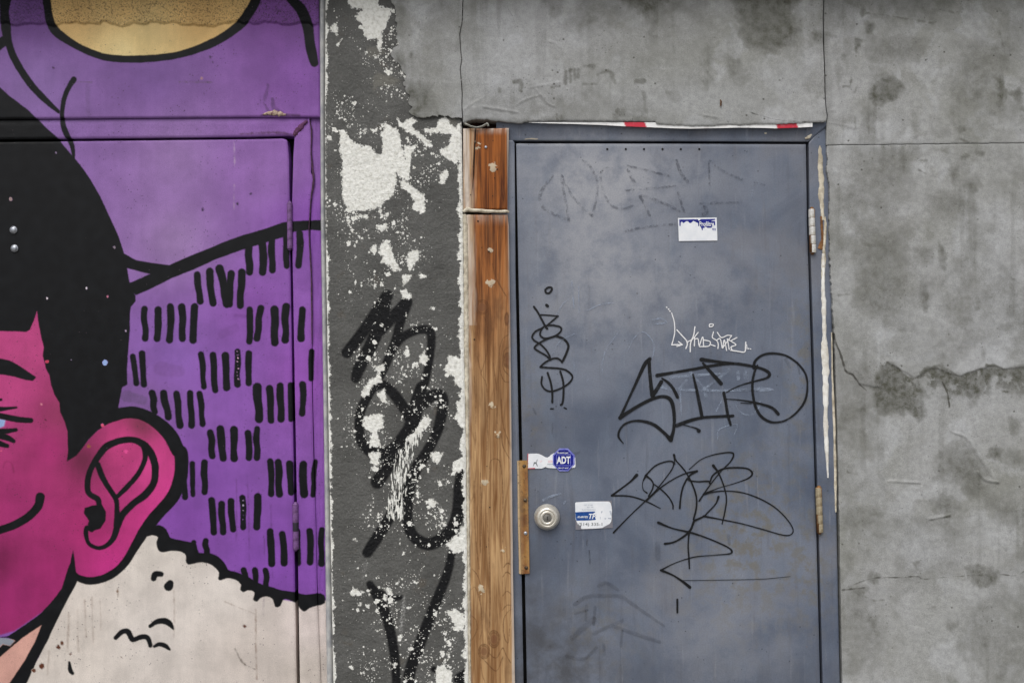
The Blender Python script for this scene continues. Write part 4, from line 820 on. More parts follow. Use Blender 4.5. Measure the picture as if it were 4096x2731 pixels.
UPPER_LAYER = T('Q', [(100, -2200), (140, 0), (150, 300), (165, 450), (178, 600), (213, 680), (240, 765), (275, 783), (312, 832), (420, 850), (450, 715), (505, 745), (600, 800), (690, 745), (740, 760), (830, 790), (960, 745), (1010, 735), (1060, 752), (1250, 735), (2600, 760), (2600, -2200)])
def con_fields(U, V):
    s = np.zeros(U.shape); ck = np.full(U.shape, 30.0)
    big = fbm(U / 75, V / 75, 50, 5) - .5; fine = fbm(U / 16, V / 16, 52, 4) - .5
    wob = big * 46 + fine * 26
    for t, p, a, sf in ST:
        d = sdf_poly(U, V, T(t, p), 2) + wob
        s = np.maximum(s, a * (.75 * sst(d, sf * 1.2 + 4, -sf * 2.2 - 10) + .25 * sst(d, 5, -4)) * (.62 + .9 * fbm(U / 34, V / 34, 53, 4) * .8))
    for t, p, a in STL: s = np.maximum(s, a * sst(sdf_stroke(U, V, stroke(t, p)) + fine * 14, 6, -5))
    cq = np.array(T('Q', [(330, 850), (420, 850), (450, 718), (505, 745), (560, 800), (600, 812), (650, 752), (690, 742), (740, 735), (800, 775), (840, 788), (960, 745), (1010, 730), (1060, 755), (1190, 738), (1400, 760), (2600, 760)]))
    b = V - np.interp(U, cq[:, 0], cq[:, 1]) + big * 30
    dep = 90 + 130 * fbm(U / 60, U * 0 + 3.3, 58)
    env = sst(b, -7, 3) * sst(b, dep * 1.15, dep * .15) * sst(U, 3455, 3530)
    mold = env * (.35 + .75 * sst(fbm(U / 20, V / 26, 59, 5) + .22 * (1 - b / dep), .5, .66))
    s = np.maximum(s, mold)
    # general grime: clouds and runs over the whole render
    wx = (fbm(U / 140, V / 140, 61) - .5) * 260; wy = (fbm(U / 140, V / 140, 62) - .5) * 260
    cl = sst(fbm((U + wx) / 260, (V + wy) / 330, 54, 5), .40, .70) * (.3 + .9 * fbm(U / 36, V / 36, 55, 5))
    run = sst(fbm(U / 26, V / 420, 56, 4), .52, .74) * sst(fbm(U / 300, V / 300, 57), .4, .65)
    s = np.clip(np.maximum(s * 1.2, .66 * cl * (1 - .5 * sst(U, 3330, 3270) * sst(V, 40, 160))) + .25 * run, 0, 1.15)
    for t, p in CRK: ck = np.minimum(ck, sdf_stroke(U, V, stroke(t, p)) + (fbm(U / 14, V / 14, 60, 4) - .5) * 7 + .6)
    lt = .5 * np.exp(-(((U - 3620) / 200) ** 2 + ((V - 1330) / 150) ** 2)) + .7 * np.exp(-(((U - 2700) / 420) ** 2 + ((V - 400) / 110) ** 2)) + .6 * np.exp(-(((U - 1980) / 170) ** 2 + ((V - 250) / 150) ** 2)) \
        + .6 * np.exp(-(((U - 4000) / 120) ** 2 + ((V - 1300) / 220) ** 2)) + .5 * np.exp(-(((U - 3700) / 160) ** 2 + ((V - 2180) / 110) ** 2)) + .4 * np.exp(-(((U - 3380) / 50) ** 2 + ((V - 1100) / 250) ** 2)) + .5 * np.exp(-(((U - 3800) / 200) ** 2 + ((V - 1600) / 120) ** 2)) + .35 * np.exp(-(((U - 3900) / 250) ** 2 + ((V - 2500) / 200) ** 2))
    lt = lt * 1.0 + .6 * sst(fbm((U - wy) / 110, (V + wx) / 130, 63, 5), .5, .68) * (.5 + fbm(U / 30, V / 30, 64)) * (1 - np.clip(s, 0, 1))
    return {'stain': s, 'crack': ck, 'light': np.clip(lt, 0, 1)}
def con_disp(U, V):
    d = (fbm(U / 150, V / 150, 70) - .5) * .006 + (fbm(U / 24, V / 24, 71, 3) - .5) * .0012
    for t, p, h in RDG: d = d + h * sst(sdf_stroke(U, V, stroke(t, p)), 5, -5)
    d = d + .003 * sst(sdf_poly(U, V, UPPER_LAYER) + (fbm(U / 14, V / 14, 72) - .5) * 8, 2.5, -2.5)
    # rough dragged mortar along the lintel's lower left
    d = d + .002 * fbm(U / 9, V / 4, 73, 3) * np.exp(-(((U - 2000) / 150) ** 2 + ((V - 440) / 45) ** 2))
    return d
cw = thing('cement_wall', 'grey cement rendered wall with dark stains around the steel door', 'wall', (.98, -.012, 0))
J1 = edge([(-420, 1852)] + [(q[1], q[0]) for q in T('D', [(1658, -10), (1655, 60), (1652, 150), (1635, 240), (1640, 330), (1648, 420), (1638, 480), (1645, 560), (1652, 650), (1650, 740), (1655, 830)])] + [(600, 1850)])
J2 = edge([(-420, 3287)] + [(q[1], q[0]) for q in T('M', [(345, -10), (343, 130), (345, 300), (352, 480), (355, 620), (360, 740), (372, 810), (362, 870)])] + [(700, 3304)])
PATCHL = edge([(-420, 1556)] + [(q[1], q[0]) for q in T('D', [(1160, 0), (1185, 90), (1190, 160), (1200, 270), (1196, 320), (1150, 365), (1165, 410), (1225, 460), (1245, 520), (1250, 620), (1275, 660), (1292, 720), (1298, 800), (1330, 818)])] + [(500, 1680)])
rag = lambda e, a, f, sd: (lambda x: e(x) + (fbm(np.asarray(x) / f, np.asarray(x) * 0 + sd, sd, 3) - .5) * a)
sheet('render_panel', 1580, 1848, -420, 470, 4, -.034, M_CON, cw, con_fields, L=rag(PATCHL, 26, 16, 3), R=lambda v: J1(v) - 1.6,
      BB=rag(edge([(1500, 470), (1660, 472), (1700, 470), (1760, 462), (1800, 468), (1848, 474)]), 16, 14, 4), disp=lambda U, V: con_disp(U, V) * .6 - .004 * sst(U - PATCHL(V), 30, 0), thick=.06, label='patch of thin cement render beside the crack')
LB = edge([(1846, 492), (1862, 488), (1872, 482), (1900, 477), (1950, 478), (1975, 482), (2000, 484), (2040, 489), (2080, 492), (2110, 487), (2125, 485), (2130, 483), (2300, 483.5), (2500, 484), (2622, 485), (2628, 494), (2680, 499), (2760, 503), (2860, 503), (2890, 498), (2960, 500), (3020, 496), (3110, 495), (3200, 492), (3270, 487), (3300, 486)])
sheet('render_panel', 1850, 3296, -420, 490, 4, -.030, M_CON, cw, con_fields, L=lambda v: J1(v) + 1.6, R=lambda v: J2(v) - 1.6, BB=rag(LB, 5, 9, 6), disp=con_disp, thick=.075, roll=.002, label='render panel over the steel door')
SEAM = edge([(3296, 581), (3500, 580), (3700, 577), (3850, 575), (4096, 573), (5100, 568)])
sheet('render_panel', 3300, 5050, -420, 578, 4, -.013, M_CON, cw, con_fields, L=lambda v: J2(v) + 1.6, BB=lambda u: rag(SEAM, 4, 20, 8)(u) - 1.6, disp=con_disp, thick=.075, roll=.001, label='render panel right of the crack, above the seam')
CL = edge([(560, 3308), (640, 3310), (690, 3306), (740, 3318), (900, 3316), (1020, 3318), (1130, 3324), (1230, 3330), (1360, 3339), (1400, 3341), (1500, 3344), (1700, 3350), (1900, 3355), (2100, 3359), (2400, 3364), (2731, 3371), (3290, 3381)])
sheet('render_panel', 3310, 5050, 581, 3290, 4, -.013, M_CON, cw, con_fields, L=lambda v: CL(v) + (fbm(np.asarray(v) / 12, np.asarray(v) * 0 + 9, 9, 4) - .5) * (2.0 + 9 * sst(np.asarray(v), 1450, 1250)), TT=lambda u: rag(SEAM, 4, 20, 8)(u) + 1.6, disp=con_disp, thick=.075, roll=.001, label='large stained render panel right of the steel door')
ridge('rust_spot', T('O', [(1711, 494, 3), (1713, 505, 5), (1713, 518, 5), (1711, 526, 3)]), -.0335, mat_simple('rust_brown', (104, 72, 40), (80, 56, 34), .8, 90), cw, .002, 'brown rust spot above the door', .5, 30)

# ------------------------------------------------------------------ grey steel door frame
def steel_fields(U, V):
    rub = .8 * np.exp(-(((U - 2350) / 260) ** 2 + ((V - 950) / 460) ** 2)) + .6 * np.exp(-(((U - 2550) / 500) ** 2 + ((V - 700) / 140) ** 2)) + .5 * np.exp(-(((U - 2750) / 300) ** 2 + ((V - 1150) / 220) ** 2)) + .4 * np.exp(-(((U - 2900) / 300) ** 2 + ((V - 2500) / 300) ** 2))
    brn = .9 * np.exp(-(((U - 3000) / 260) ** 2 + ((V - 2150) / 330) ** 2)) + .7 * np.exp(-(((U - 3200) / 60) ** 2 + ((V - 1450) / 300) ** 2)) + .6 * np.exp(-(((U - 3250) / 60) ** 2 + ((V - 2300) / 200) ** 2)) + .6 * np.exp(-(((U - 2120) / 40) ** 2 + ((V - 1700) / 300) ** 2)) + .5 * np.exp(-(((U - 2350) / 200) ** 2 + ((V - 2550) / 200) ** 2))
    rust = .9 * np.exp(-(((U - 3050) / 200) ** 2 + ((V - 2150) / 300) ** 2)) + .8 * np.exp(-(((U - 3228) / 8) ** 2)) + .5 * np.exp(-(((V - 505) / 14) ** 2)) + .5 * np.exp(-(((U - 3290) / 30) ** 2 + ((V - 1000) / 60) ** 2))
    grm = .8 * np.exp(-(((U - 2230) / 190) ** 2 + ((V - 2640) / 330) ** 2)) + .45 * np.exp(-(((U - 2120) / 60) ** 2)) * sst(V, 1300, 1900) + .4 * np.exp(-(((V - 2760) / 160) ** 2)) + .35 * np.exp(-(((U - 3200) / 90) ** 2 + ((V - 900) / 300) ** 2))
    return {'grime': np.clip(grm, 0, 1), 'rub': np.clip(rub, 0, 1), 'brown': np.clip(brn, 0, 1), 'rust': np.clip(rust, 0, 1)}
sf = dr = thing('steel_doorway', 'grey-blue steel door in its frame, covered in black marker tags and stickers', 'door', (.44, 0, 0))
FB = edge([(2000, 560), (2056, 562), (2300, 562), (2800, 564), (3200, 566), (3236, 566), (3312, 497)])
sheet('frame_head', 1985, 3300, 478, 566, 4, -.003, M_STEEL, sf, steel_fields, BB=FB, thick=.05, roll=.002,
      disp=lambda U, V: .012 * sst(V, 562, 490) + (fbm(U / 80, V / 20, 80) - .5) * .001, R=None)
FJL = edge([(490, 3311), (570, 3236), (900, 3240), (1210, 3250), (1700, 3264), (2130, 3277), (2650, 3290), (3290, 3306)])
sheet('jamb', 3240, 3420, 488, 3290, 5, -.004, M_STEEL, sf, steel_fields, L=lambda v: FJL(v), R=edge([(490, 3313), (540, 3316), (620, 3320), (900, 3322), (1100, 3325), (1300, 3328), (1500, 3333), (1700, 3338), (2100, 3347), (2400, 3353), (2731, 3360), (3290, 3370)]), thick=.05, roll=.002)
sheet('jamb', 1960, 2060, 560, 3290, 5, -.004, M_STEEL, sf, steel_fields, L=edge([(560, 1962), (3290, 1990)]), R=edge([(545, 2038), (570, 2058), (1120, 2062), (1700, 2074), (2300, 2086), (2731, 2094), (3290, 2104)]), thick=.05, roll=.002)
box('gap_shade_backing', (-.1, .047, 0), (1.02, .0515, 2.13), M_DARK, sf)  # dark sheet behind the whole leaf, painting the door gaps as shade
box('threshold', (.03, -.03, .0005), (1.0, .046, .016), M_BOLT, sf, bev=.004)
# white filler and peeling paint down the hinge-side jamb
M_SMEAR = M_WHITEPAINT
ridge('filler_smear', T('H', [(1508, 355, 3), (1510, 400, 14), (1515, 520, 17), (1520, 640, 18), (1520, 760, 20), (1528, 850, 14), (1530, 930, 12)]), -.0045, M_CAULK, sf, .003, 'beige filler smear on the hinge-side jamb', .5, 3)
ridge('filler_smear', T('Q', [(122, 150, 9), (122, 230, 9), (122, 330, 9), (125, 420, 11), (128, 560, 11), (128, 640, 15), (134, 760, 17), (134, 860, 14), (134, 1000, 12), (136, 1060, 13), (140, 1180, 9), (146, 1320, 4)]), -.0045, M_WHITEPAINT, sf, .004, 'white filler smear on the hinge-side jamb', .45, 5)
ridge('filler_smear', T('H', [(1548, 905, 8), (1552, 1000, 12), (1540, 1120, 12), (1540, 1250, 16), (1535, 1400, 14)]), -.0045, M_CAULK, sf, .003, None, .5, 7)
ridge('filler_smear', T('Q', [(165, 560, 3), (170, 800, 5), (178, 1000, 6), (183, 1200, 6), (186, 1400, 6), (188, 1500, 4)]), -.0045, M_CAULK, sf, .002, None, .5, 8)
ridge('rust_run', T('H', [(1520, 900, 8), (1525, 1000, 9), (1527, 1090, 12), (1520, 1130, 22), (1508, 1155, 16)]), -.0055, M_HRUST, sf, .0016, 'brown rust run beside the upper hinge', .5, 9)
ridge('rust_run', T('H', [(1390, 235, 8), (1405, 238, 12), (1420, 240, 7)]), -.008, M_HRUST, sf, .001, None, .5, 10)
ridge('paint_chip', T('H', [(1060, 235, 6), (1090, 250, 12), (1130, 245, 10)]), -.007, M_CAULK, sf, .001, None, .6, 11)
ridge('paint_chip', T('H', [(1395, 300, 8), (1420, 290, 12), (1445, 268, 8)]), -.007, M_CAULK, sf, .0015, None, .6, 12)
ridge('paint_chip', T('X', [(1090, 462, 5), (1180, 452, 8), (1260, 458, 10), (1300, 455, 5)]), -.008, M_CAULK, sf, .0006, None, .8, 13)

# ------------------------------------------------------------------ red and white tape tucked under the render
tp = thing('barrier_tape', 'red and white plastic tape tucked over the steel door frame', 'tape', tuple(unproj(2680, 500, -.012)))
g = G('tape_plastic', .35, .4)
rdm = g.attr('red'); cT = g.mix(rdm, L3(238, 238, 238), L3(196, 40, 62))
M_TAPE = g.done(g.mix(g.ramp(g.noise(60, 4), .55, .75, 0, .3), cT, L3(170, 160, 160)))
TB = edge([(2110, 491), (2200, 494), (2280, 496), (2400, 500), (2500, 506), (2580, 509), (2640, 511), (2700, 514), (2760, 515), (2860, 513), (2960, 511), (3040, 512), (3104, 514), (3190, 511), (3250, 508)])
sheet('tape_strip', 2115, 3250, 470, 512, 5, -.0245, M_TAPE, tp, lambda U, V: {'red': np.maximum(sst(np.abs(U - 3147 - (V - 500) * .35), 44, 40), sst(np.abs(U - 2541 - (V - 500) * .4), 44, 40))}, BB=TB, TT=edge([(2110, 490), (2300, 488.5), (2500, 489), (2622, 489.5), (2650, 486), (3250, 484)]), thick=.001,
      disp=lambda U, V: (fbm(U / 60, V / 30, 90) - .5) * .002)

# ------------------------------------------------------------------ the grey steel door
DL = edge([(560, 2064), (580, 2065), (1100, 2074), (1700, 2087), (2300, 2100), (2731, 2108), (3290, 2118)])
DR = edge([(560, 3224), (900, 3229), (1210, 3239), (1700, 3253), (2130, 3266), (2650, 3279), (3290, 3295)])
sheet('leaf', 2065, 3230, 575, 3270, 8, 0, M_STEEL, dr, steel_fields, L=DL, R=DR, TT=edge([(2060, 574), (2700, 575), (3230, 577)]), thick=.044, roll=.0025,
      disp=lambda U, V: (fbm(U / 260, V / 260, 95) - .5) * .0022)
DY = -.0016                                           # paint, stickers lie just proud of the leaf
SL = lambda rows: [stroke(r[0], r[1], r[2] if len(r) > 2 else None, 6) for r in rows]
ribbons('marker_tag', SL([
 ('I', [(398, 150), (396, 128), (420, 108), (448, 110), (450, 130), (428, 156), (402, 154), (396, 140)], 9), ('I', [(405, 262), (415, 270)], 13), ('I', [(295, 275), (330, 325), (365, 390), (400, 455), (412, 465)], 9), ('I', [(352, 345), (430, 350), (507, 357)], 6), ('I', [(505, 357), (440, 412), (400, 445)], 7),
 ('I', [(470, 438), (520, 450), (535, 475), (510, 510), (450, 540), (390, 550), (355, 530), (350, 500), (375, 455), (420, 438), (475, 437)], 8), ('I', [(370, 460), (310, 490), (280, 535), (300, 570), (350, 600), (400, 650), (430, 700), (440, 738)], 8), ('I', [(490, 530), (555, 556), (595, 610), (582, 670), (555, 730), (540, 757)], 10),
 ('I', [(485, 530), (400, 560), (330, 600), (300, 635), (340, 665), (400, 700), (440, 738)], 8), ('I', [(540, 752), (500, 725), (450, 730), (390, 762), (350, 800)], 8), ('I', [(350, 800), (420, 806), (510, 812), (580, 830), (630, 880), (610, 930), (550, 975), (460, 1010), (400, 1000), (362, 950), (366, 885)], 8), ('I', [(415, 850), (440, 930), (455, 1020), (455, 1108)], 9), ('I', [(525, 838), (550, 930), (553, 1030), (545, 1110), (530, 1130)], 9),
 ('I', [(440, 1163), (465, 1163)], 6), ('I', [(558, 1153), (578, 1163)], 6)]), DY, M_THIN, dr, .9, label='narrow vertical black marker tag with a dollar shape')
ribbons('marker_tag', SL([
 ('J', [(515, 55), (518, 57)], 5), ('J', [(530, 70), (533, 72)], 5), ('J', [(540, 85), (543, 87)], 5), ('J', [(555, 100), (575, 170), (578, 250), (566, 310), (555, 345)], 4), ('J', [(555, 346), (600, 345), (638, 345)], 4.5), ('J', [(608, 322), (638, 345)], 4), ('J', [(638, 345), (595, 358)], 4), ('J', [(595, 230), (640, 280), (668, 312), (676, 340), (665, 375)], 4.5), ('J', [(735, 206), (725, 270), (702, 330), (698, 400)], 4.5), ('J', [(760, 250), (720, 298), (682, 322)], 4),
 ('J', [(733, 290), (730, 355)], 4), ('J', [(735, 302), (758, 300), (766, 352)], 4), ('J', [(770, 352), (795, 285), (802, 355)], 4), ('J', [(800, 308), (852, 322), (840, 356), (770, 360)], 4), ('J', [(878, 246), (870, 290), (902, 312), (915, 340), (913, 375)], 4), ('J', [(858, 345), (892, 356)], 4), ('J', [(908, 250), (940, 290), (985, 273), (1016, 275)], 4), ('J', [(900, 312), (930, 300), (946, 370)], 4), ('J', [(950, 372), (962, 308), (980, 390)], 4), ('J', [(985, 300), (1000, 382)], 4), ('J', [(1020, 275), (985, 320), (950, 370)], 3.5),
 ('J', [(1018, 312), (1060, 290)], 4), ('J', [(1000, 310), (1052, 345), (1015, 362), (1022, 388)], 4), ('J', [(1012, 388), (1060, 395), (1118, 401), (1126, 360), (1128, 325)], 4.5), ('J', [(1135, 345), (1138, 380)], 3), ('J', [(1150, 375), (1152, 377)], 4.5), ('J', [(1164, 378), (1166, 379)], 4.5), ('J', [(845, 202), (850, 186), (876, 188), (870, 203), (847, 207)], 4)]), DY, M_WMARK, dr, .8, label='small white paint pen tag with an arrow')
ribbons('marker_tag', SL([
 ('J', [(385, 455, 15), (345, 500, 15), (280, 640, 11), (210, 790, 9), (155, 912, 12)]), ('J', [(155, 910, 15), (260, 840, 13), (380, 775, 13), (470, 747, 13), (530, 757, 15), (560, 800, 15), (575, 900, 13), (570, 1000, 12), (548, 1080, 16)]), ('J', [(548, 1082, 17), (500, 1030, 13), (420, 965, 13), (340, 938, 11), (260, 935, 8), (190, 960, 8), (150, 1010, 8), (145, 1060, 8), (182, 1110, 3)]),
 ('J', [(380, 462, 13), (385, 560, 13), (395, 660, 14), (405, 738, 17)]), ('J', [(408, 738, 16), (440, 690, 15), (475, 632, 15)]), ('J', [(480, 605, 7), (530, 640, 11), (570, 690, 12), (600, 750, 13)]), ('J', [(442, 583, 15), (560, 562, 11), (720, 535, 11), (880, 506, 11), (1030, 490, 11), (1170, 510, 11), (1265, 535, 11), (1312, 570, 13), (1290, 602, 9), (1200, 627, 7), (1080, 662, 5), (980, 712, 4)]),
 ('J', [(785, 460, 16), (900, 475, 11), (1030, 490, 10)]), ('J', [(798, 488, 9), (860, 560, 13), (938, 645, 15)]), ('J', [(720, 575, 7), (745, 680, 11), (770, 800, 13), (790, 903, 13)]), ('J', [(592, 970, 15), (700, 930, 13), (800, 908, 11), (920, 900, 11), (1030, 895, 11)]), ('J', [(958, 718, 12), (975, 800, 11), (990, 890, 11), (1012, 965, 9)]), ('J', [(980, 765, 4), (1100, 775, 5), (1230, 800, 9), (1330, 832, 11), (1380, 880, 13)]), ('J', [(1090, 795, 3), (1170, 800, 4)]),
 ('J', [(1190, 525, 12), (1202, 470, 10), (1260, 425, 9), (1340, 412, 9), (1440, 430, 8), (1530, 490, 8), (1590, 570, 8), (1606, 660, 7), (1590, 770, 9), (1530, 860, 8), (1440, 928, 7), (1340, 945, 9), (1260, 910, 11), (1210, 840, 11), (1185, 740, 10), (1180, 640, 10), (1195, 560, 9), (1218, 505, 7)]), ('J', [(640, 962, 4), (740, 990, 6), (765, 1010, 16)])]), DY - .0004, M_MARK, dr, 1.6, .97, 'large thick black marker tag ending in a ring')
ribbons('marker_tag', SL([
 ('K', [(430, 260, 12), (380, 310, 6), (255, 403, 7)]), ('K', [(255, 403, 6), (380, 407, 5), (490, 440, 5), (595, 492, 3)]), ('K', [(495, 262, 9), (472, 310, 3), (475, 360, 3), (502, 384, 5)]), ('K', [(497, 264, 8), (540, 305, 5), (542, 350, 5), (512, 408, 5)]), ('K', [(495, 260, 6), (560, 195, 5), (640, 165, 5), (685, 170, 5), (680, 210, 5), (640, 270, 4), (560, 370, 4), (490, 440, 5), (380, 545, 4), (268, 660, 6)]), ('K', [(545, 320, 4), (600, 360, 5), (650, 410, 5), (680, 460, 5), (683, 495, 5)]), ('K', [(495, 440, 6), (600, 345, 5), (700, 280, 4), (780, 245, 5), (850, 233, 8)]),
 ('K', [(690, 120, 9), (702, 155, 5), (750, 210, 5), (785, 260, 5), (820, 330, 6), (845, 410, 6), (845, 490, 6), (825, 570, 6)]), ('K', [(688, 122, 4), (697, 188, 2)]), ('K', [(780, 285, 6), (750, 350, 6), (735, 430, 6), (730, 490, 7)]), ('K', [(850, 232, 8), (800, 262, 6), (790, 292, 6), (850, 305, 5), (930, 303, 6), (940, 320, 6)]), ('K', [(940, 310, 5), (962, 260, 6), (1030, 217, 6), (1120, 208, 6), (1200, 215, 6), (1235, 245, 7), (1210, 280, 5), (1120, 315, 3), (1000, 350, 3), (895, 393, 7)]),
 ('K', [(795, 220, 3), (880, 150, 3), (980, 115, 4), (1080, 102, 5), (1105, 120, 6), (1080, 170, 5), (1020, 230, 4), (940, 330, 4), (865, 440, 6)]), ('K', [(963, 193, 10), (1000, 245, 6), (1035, 330, 5), (1055, 420, 5), (1045, 510, 5), (1025, 600, 4)]), ('K', [(895, 395, 7), (960, 378, 5), (1060, 370, 4), (1180, 385, 4), (1300, 430, 5), (1400, 490, 4), (1480, 570, 4), (1520, 640, 4), (1500, 675, 4), (1440, 675, 4), (1300, 635, 4), (1150, 595, 4), (1000, 565, 5), (895, 545, 7)]), ('K', [(1000, 410, 8), (980, 460, 5), (920, 525, 5), (895, 548, 6), (832, 577, 8)]), ('K', [(830, 575, 8), (805, 640, 8), (760, 685, 7), (690, 725, 6), (625, 738, 8)]),
 ('K', [(580, 590, 9), (680, 630, 5), (800, 658, 7), (900, 690, 5), (1000, 730, 5), (1070, 765, 5), (1093, 790, 7), (1070, 808, 5), (950, 818, 3), (830, 830, 4), (700, 870, 3), (600, 920, 5)]), ('K', [(795, 660, 6), (788, 750, 5), (793, 830, 6), (797, 910, 5)]), ('K', [(600, 922, 9), (680, 955, 6), (750, 1000, 8), (800, 1040, 11)]), ('K', [(713, 1125, 7), (713, 1215, 7)]), ('K', [(735, 993, 2), (1000, 990, 2), (1300, 983, 2), (1500, 965, 1.6)])]), DY - .0002, M_THIN, dr, .8, label='tangled thin black marker tag on the lower half')
ribbons('faded_tag', SL([
 ('G', [(890, 660), (830, 740), (785, 830), (800, 920), (870, 980), (1040, 1050)], 14), ('G', [(1035, 1045), (1010, 900), (978, 720), (975, 660)], 12), ('G', [(980, 670), (1060, 830), (1160, 940), (1240, 1010)], 10), ('G', [(1240, 1010), (1275, 850), (1280, 700), (1220, 580), (1160, 525)], 11), ('G', [(1420, 600), (1340, 600), (1310, 680), (1350, 830), (1410, 920), (1510, 950), (1590, 920)], 10),
 ('H', [(20, 510), (150, 540), (350, 590)], 8), ('H', [(25, 540), (50, 600), (85, 660)], 11), ('H', [(0, 700), (200, 685), (390, 665)], 7), ('H', [(190, 895), (150, 800), (120, 740), (280, 790), (420, 860)], 10), ('H', [(400, 470), (430, 560), (490, 640)], 12), ('H', [(410, 720), (460, 870)], 9), ('H', [(650, 470), (655, 700)], 7), ('H', [(655, 470), (750, 545), (905, 615)], 8), ('H', [(0, 1015), (150, 985), (390, 960)], 9), ('H', [(615, 825), (632, 865), (605, 890)], 15), ('H', [(1000, 640), (1080, 660)], 7), ('H', [(580, 800), (900, 795)], 8)]), DY, M_FADE, dr, 5, [.38] * 5 + [.5] * 12, 'worn grey marker tag near the top of the door')
GHOST = SL([
 ('J', [(560, 690, 10), (900, 700, 10), (1230, 690, 12)]), ('J', [(1230, 690, 18), (1290, 692, 16), (1345, 692, 4)]), ('J', [(1000, 540, 12), (900, 620, 10), (812, 690, 10), (822, 750, 12)]), ('J', [(700, 560, 12), (760, 630, 10), (812, 690, 10)]), ('J', [(540, 600, 10), (760, 580, 10), (930, 570, 8)]), ('J', [(1070, 560, 14), (1072, 610, 12)]), ('J', [(1125, 555, 14), (1128, 605, 12)]), ('J', [(470, 670, 14), (600, 690, 10), (670, 620, 9)]), ('J', [(1050, 760, 6), (1070, 850, 6), (1150, 890, 6), (1225, 840, 6), (1240, 780, 5)]), ('J', [(620, 690, 6), (630, 900, 6)]), ('J', [(940, 780, 5), (900, 860, 5)]),
 ('J', [(410, 150, 7), (480, 145, 7), (515, 175, 7), (430, 185, 6)]), ('I', [(900, 870, 4), (890, 780, 4), (930, 640, 4), (1040, 490, 3)]), ('I', [(1115, 660, 4), (1160, 560, 4), (1240, 495, 4), (1320, 560, 5), (1342, 640, 5), (1330, 710, 4)]), ('I', [(625, 60, 7), (645, 290, 6)]), ('I', [(685, 100, 5), (690, 330, 4)]), ('I', [(495, 340, 4), (550, 250, 4), (600, 210, 3)]), ('I', [(750, 315, 3), (870, 260, 4), (1000, 240, 3)]), ('I', [(455, 700, 3), (520, 580, 3), (650, 510, 3)]), ('I', [(645, 740, 3), (650, 830, 3), (670, 885, 3)]), ('I', [(750, 880, 5), (770, 920, 5)]), ('I', [(700, 510, 3), (710, 580, 3)]),
 ('L', [(585, 785, 16), (660, 745, 14), (770, 712, 6)]), ('L', [(800, 815, 12), (815, 795, 8)]), ('L', [(540, 555, 12), (548, 552, 10)]), ('H', [(990, 700, 6), (980, 770, 6)]), ('J', [(910, 1080, 4), (925, 1000, 4), (1060, 960, 4), (1040, 1040, 4)])])
for i_, g_ in enumerate(GHOST): ribbons('ghost_mark', [g_], DY + .0001 - .00003 * i_, M_GHOST, dr, 3, .62)
SMUDGE = SL([
 ('K', [(0, 1160, 14), (80, 1110, 14), (200, 1100, 14), (320, 1108, 14), (430, 1180, 12), (620, 1310, 8)]), ('K', [(165, 1032, 12), (220, 1012, 14), (300, 1060, 10)]), ('K', [(-20, 1395, 18), (50, 1330, 20), (130, 1265, 22)]), ('K', [(130, 1362, 14), (330, 1272, 12)]), ('K', [(270, 1312, 12), (430, 1370, 14), (590, 1422, 12)]), ('K', [(0, 1225, 8), (90, 1200, 8)]), ('K', [(80, 1170, 10), (75, 1270, 8)]), ('K', [(140, 1180, 10), (130, 1300, 10)]), ('K', [(330, 1340, 8), (320, 1450, 10)]), ('K', [(200, 1440, 10), (205, 1510, 10)]), ('K', [(-60, 1520, 12), (60, 1540, 12), (150, 1460, 10)]),
 ('K', [(575, 740, 18), (577, 840, 18)]), ('K', [(1070, 680, 12), (1075, 740, 10)]), ('K', [(85, 715, 7), (88, 750, 6)]), ('K', [(98, 785, 6), (104, 880, 5)]), ('I', [(460, 1290, 8), (455, 1380, 6)]), ('I', [(290, 1160, 8), (312, 1210, 7)]), ('L', [(1045, 1210, 8), (1035, 1250, 6)]), ('L', [(1065, 1310, 8), (1072, 1440, 6)]), ('J', [(1440, 460, 14), (1470, 520, 10)]), ('J', [(1530, 480, 10), (1545, 570, 8)]), ('J', [(1100, 700, 5), (1220, 705, 5)]), ('L', [(905, 300, 14), (960, 285, 10)])])
for i_, g_ in enumerate(SMUDGE): ribbons('smudge_mark', [g_], DY + .0001 - .00003 * i_, M_SMUDGE, dr, 10, .2)
for u in (2429, 2503, 2576, 2650, 2723, 2797):
    c = unproj(u, 597, -.0008)
    lathe('rivet', c, [(.0034, 0), (.0034, .0008), (.0026, .0014), (.0008, .0016)], M_DARK, dr, 10)
# hinges on the right
hinge('hinge', dr, 3245, 836, 3252, 1011, 12.5, -.009, [M_HWHITE], 5, M_HRUST, 'upper hinge in white paint with rusty joints')
hinge('hinge', dr, 3273, 1949, 3280, 2128, 12.5, -.009, [M_HBEIGE], 5, M_HRUST, 'lower hinge in dirty beige paint')
# deadbolt
cc = unproj(2188, 2066, -.001)
db = lathe('deadbolt', cc, [(.0398, 0), (.0398, .005), (.0392, .0075), (.0375, .012), (.0350, .0185), (.0325, .0240), (.0300, .0272), (.0270, .0288), (.0245, .0290), (.0236, .0284), (.0229, .0262), (.0222, .0262), (.0216, .0284), (.0180, .0288), (.0136, .0286), (.0132, .0263), (.0008, .0263)], M_NICKEL, dr, 64, label='round satin metal deadbolt')
lathe('lock_cylinder', cc + (.0, -.0264, .0), [(.0122, 0), (.0122, .0018), (.0112, .0024), (.0008, .0024)], M_CORE, db, 32)
kx = cc + (.0, -.0293, .0)
box('keyhole', tuple(kx + (-.0011, 0, -.0052)), tuple(kx + (.0011, .0008, .0046)), M_DARK, db)
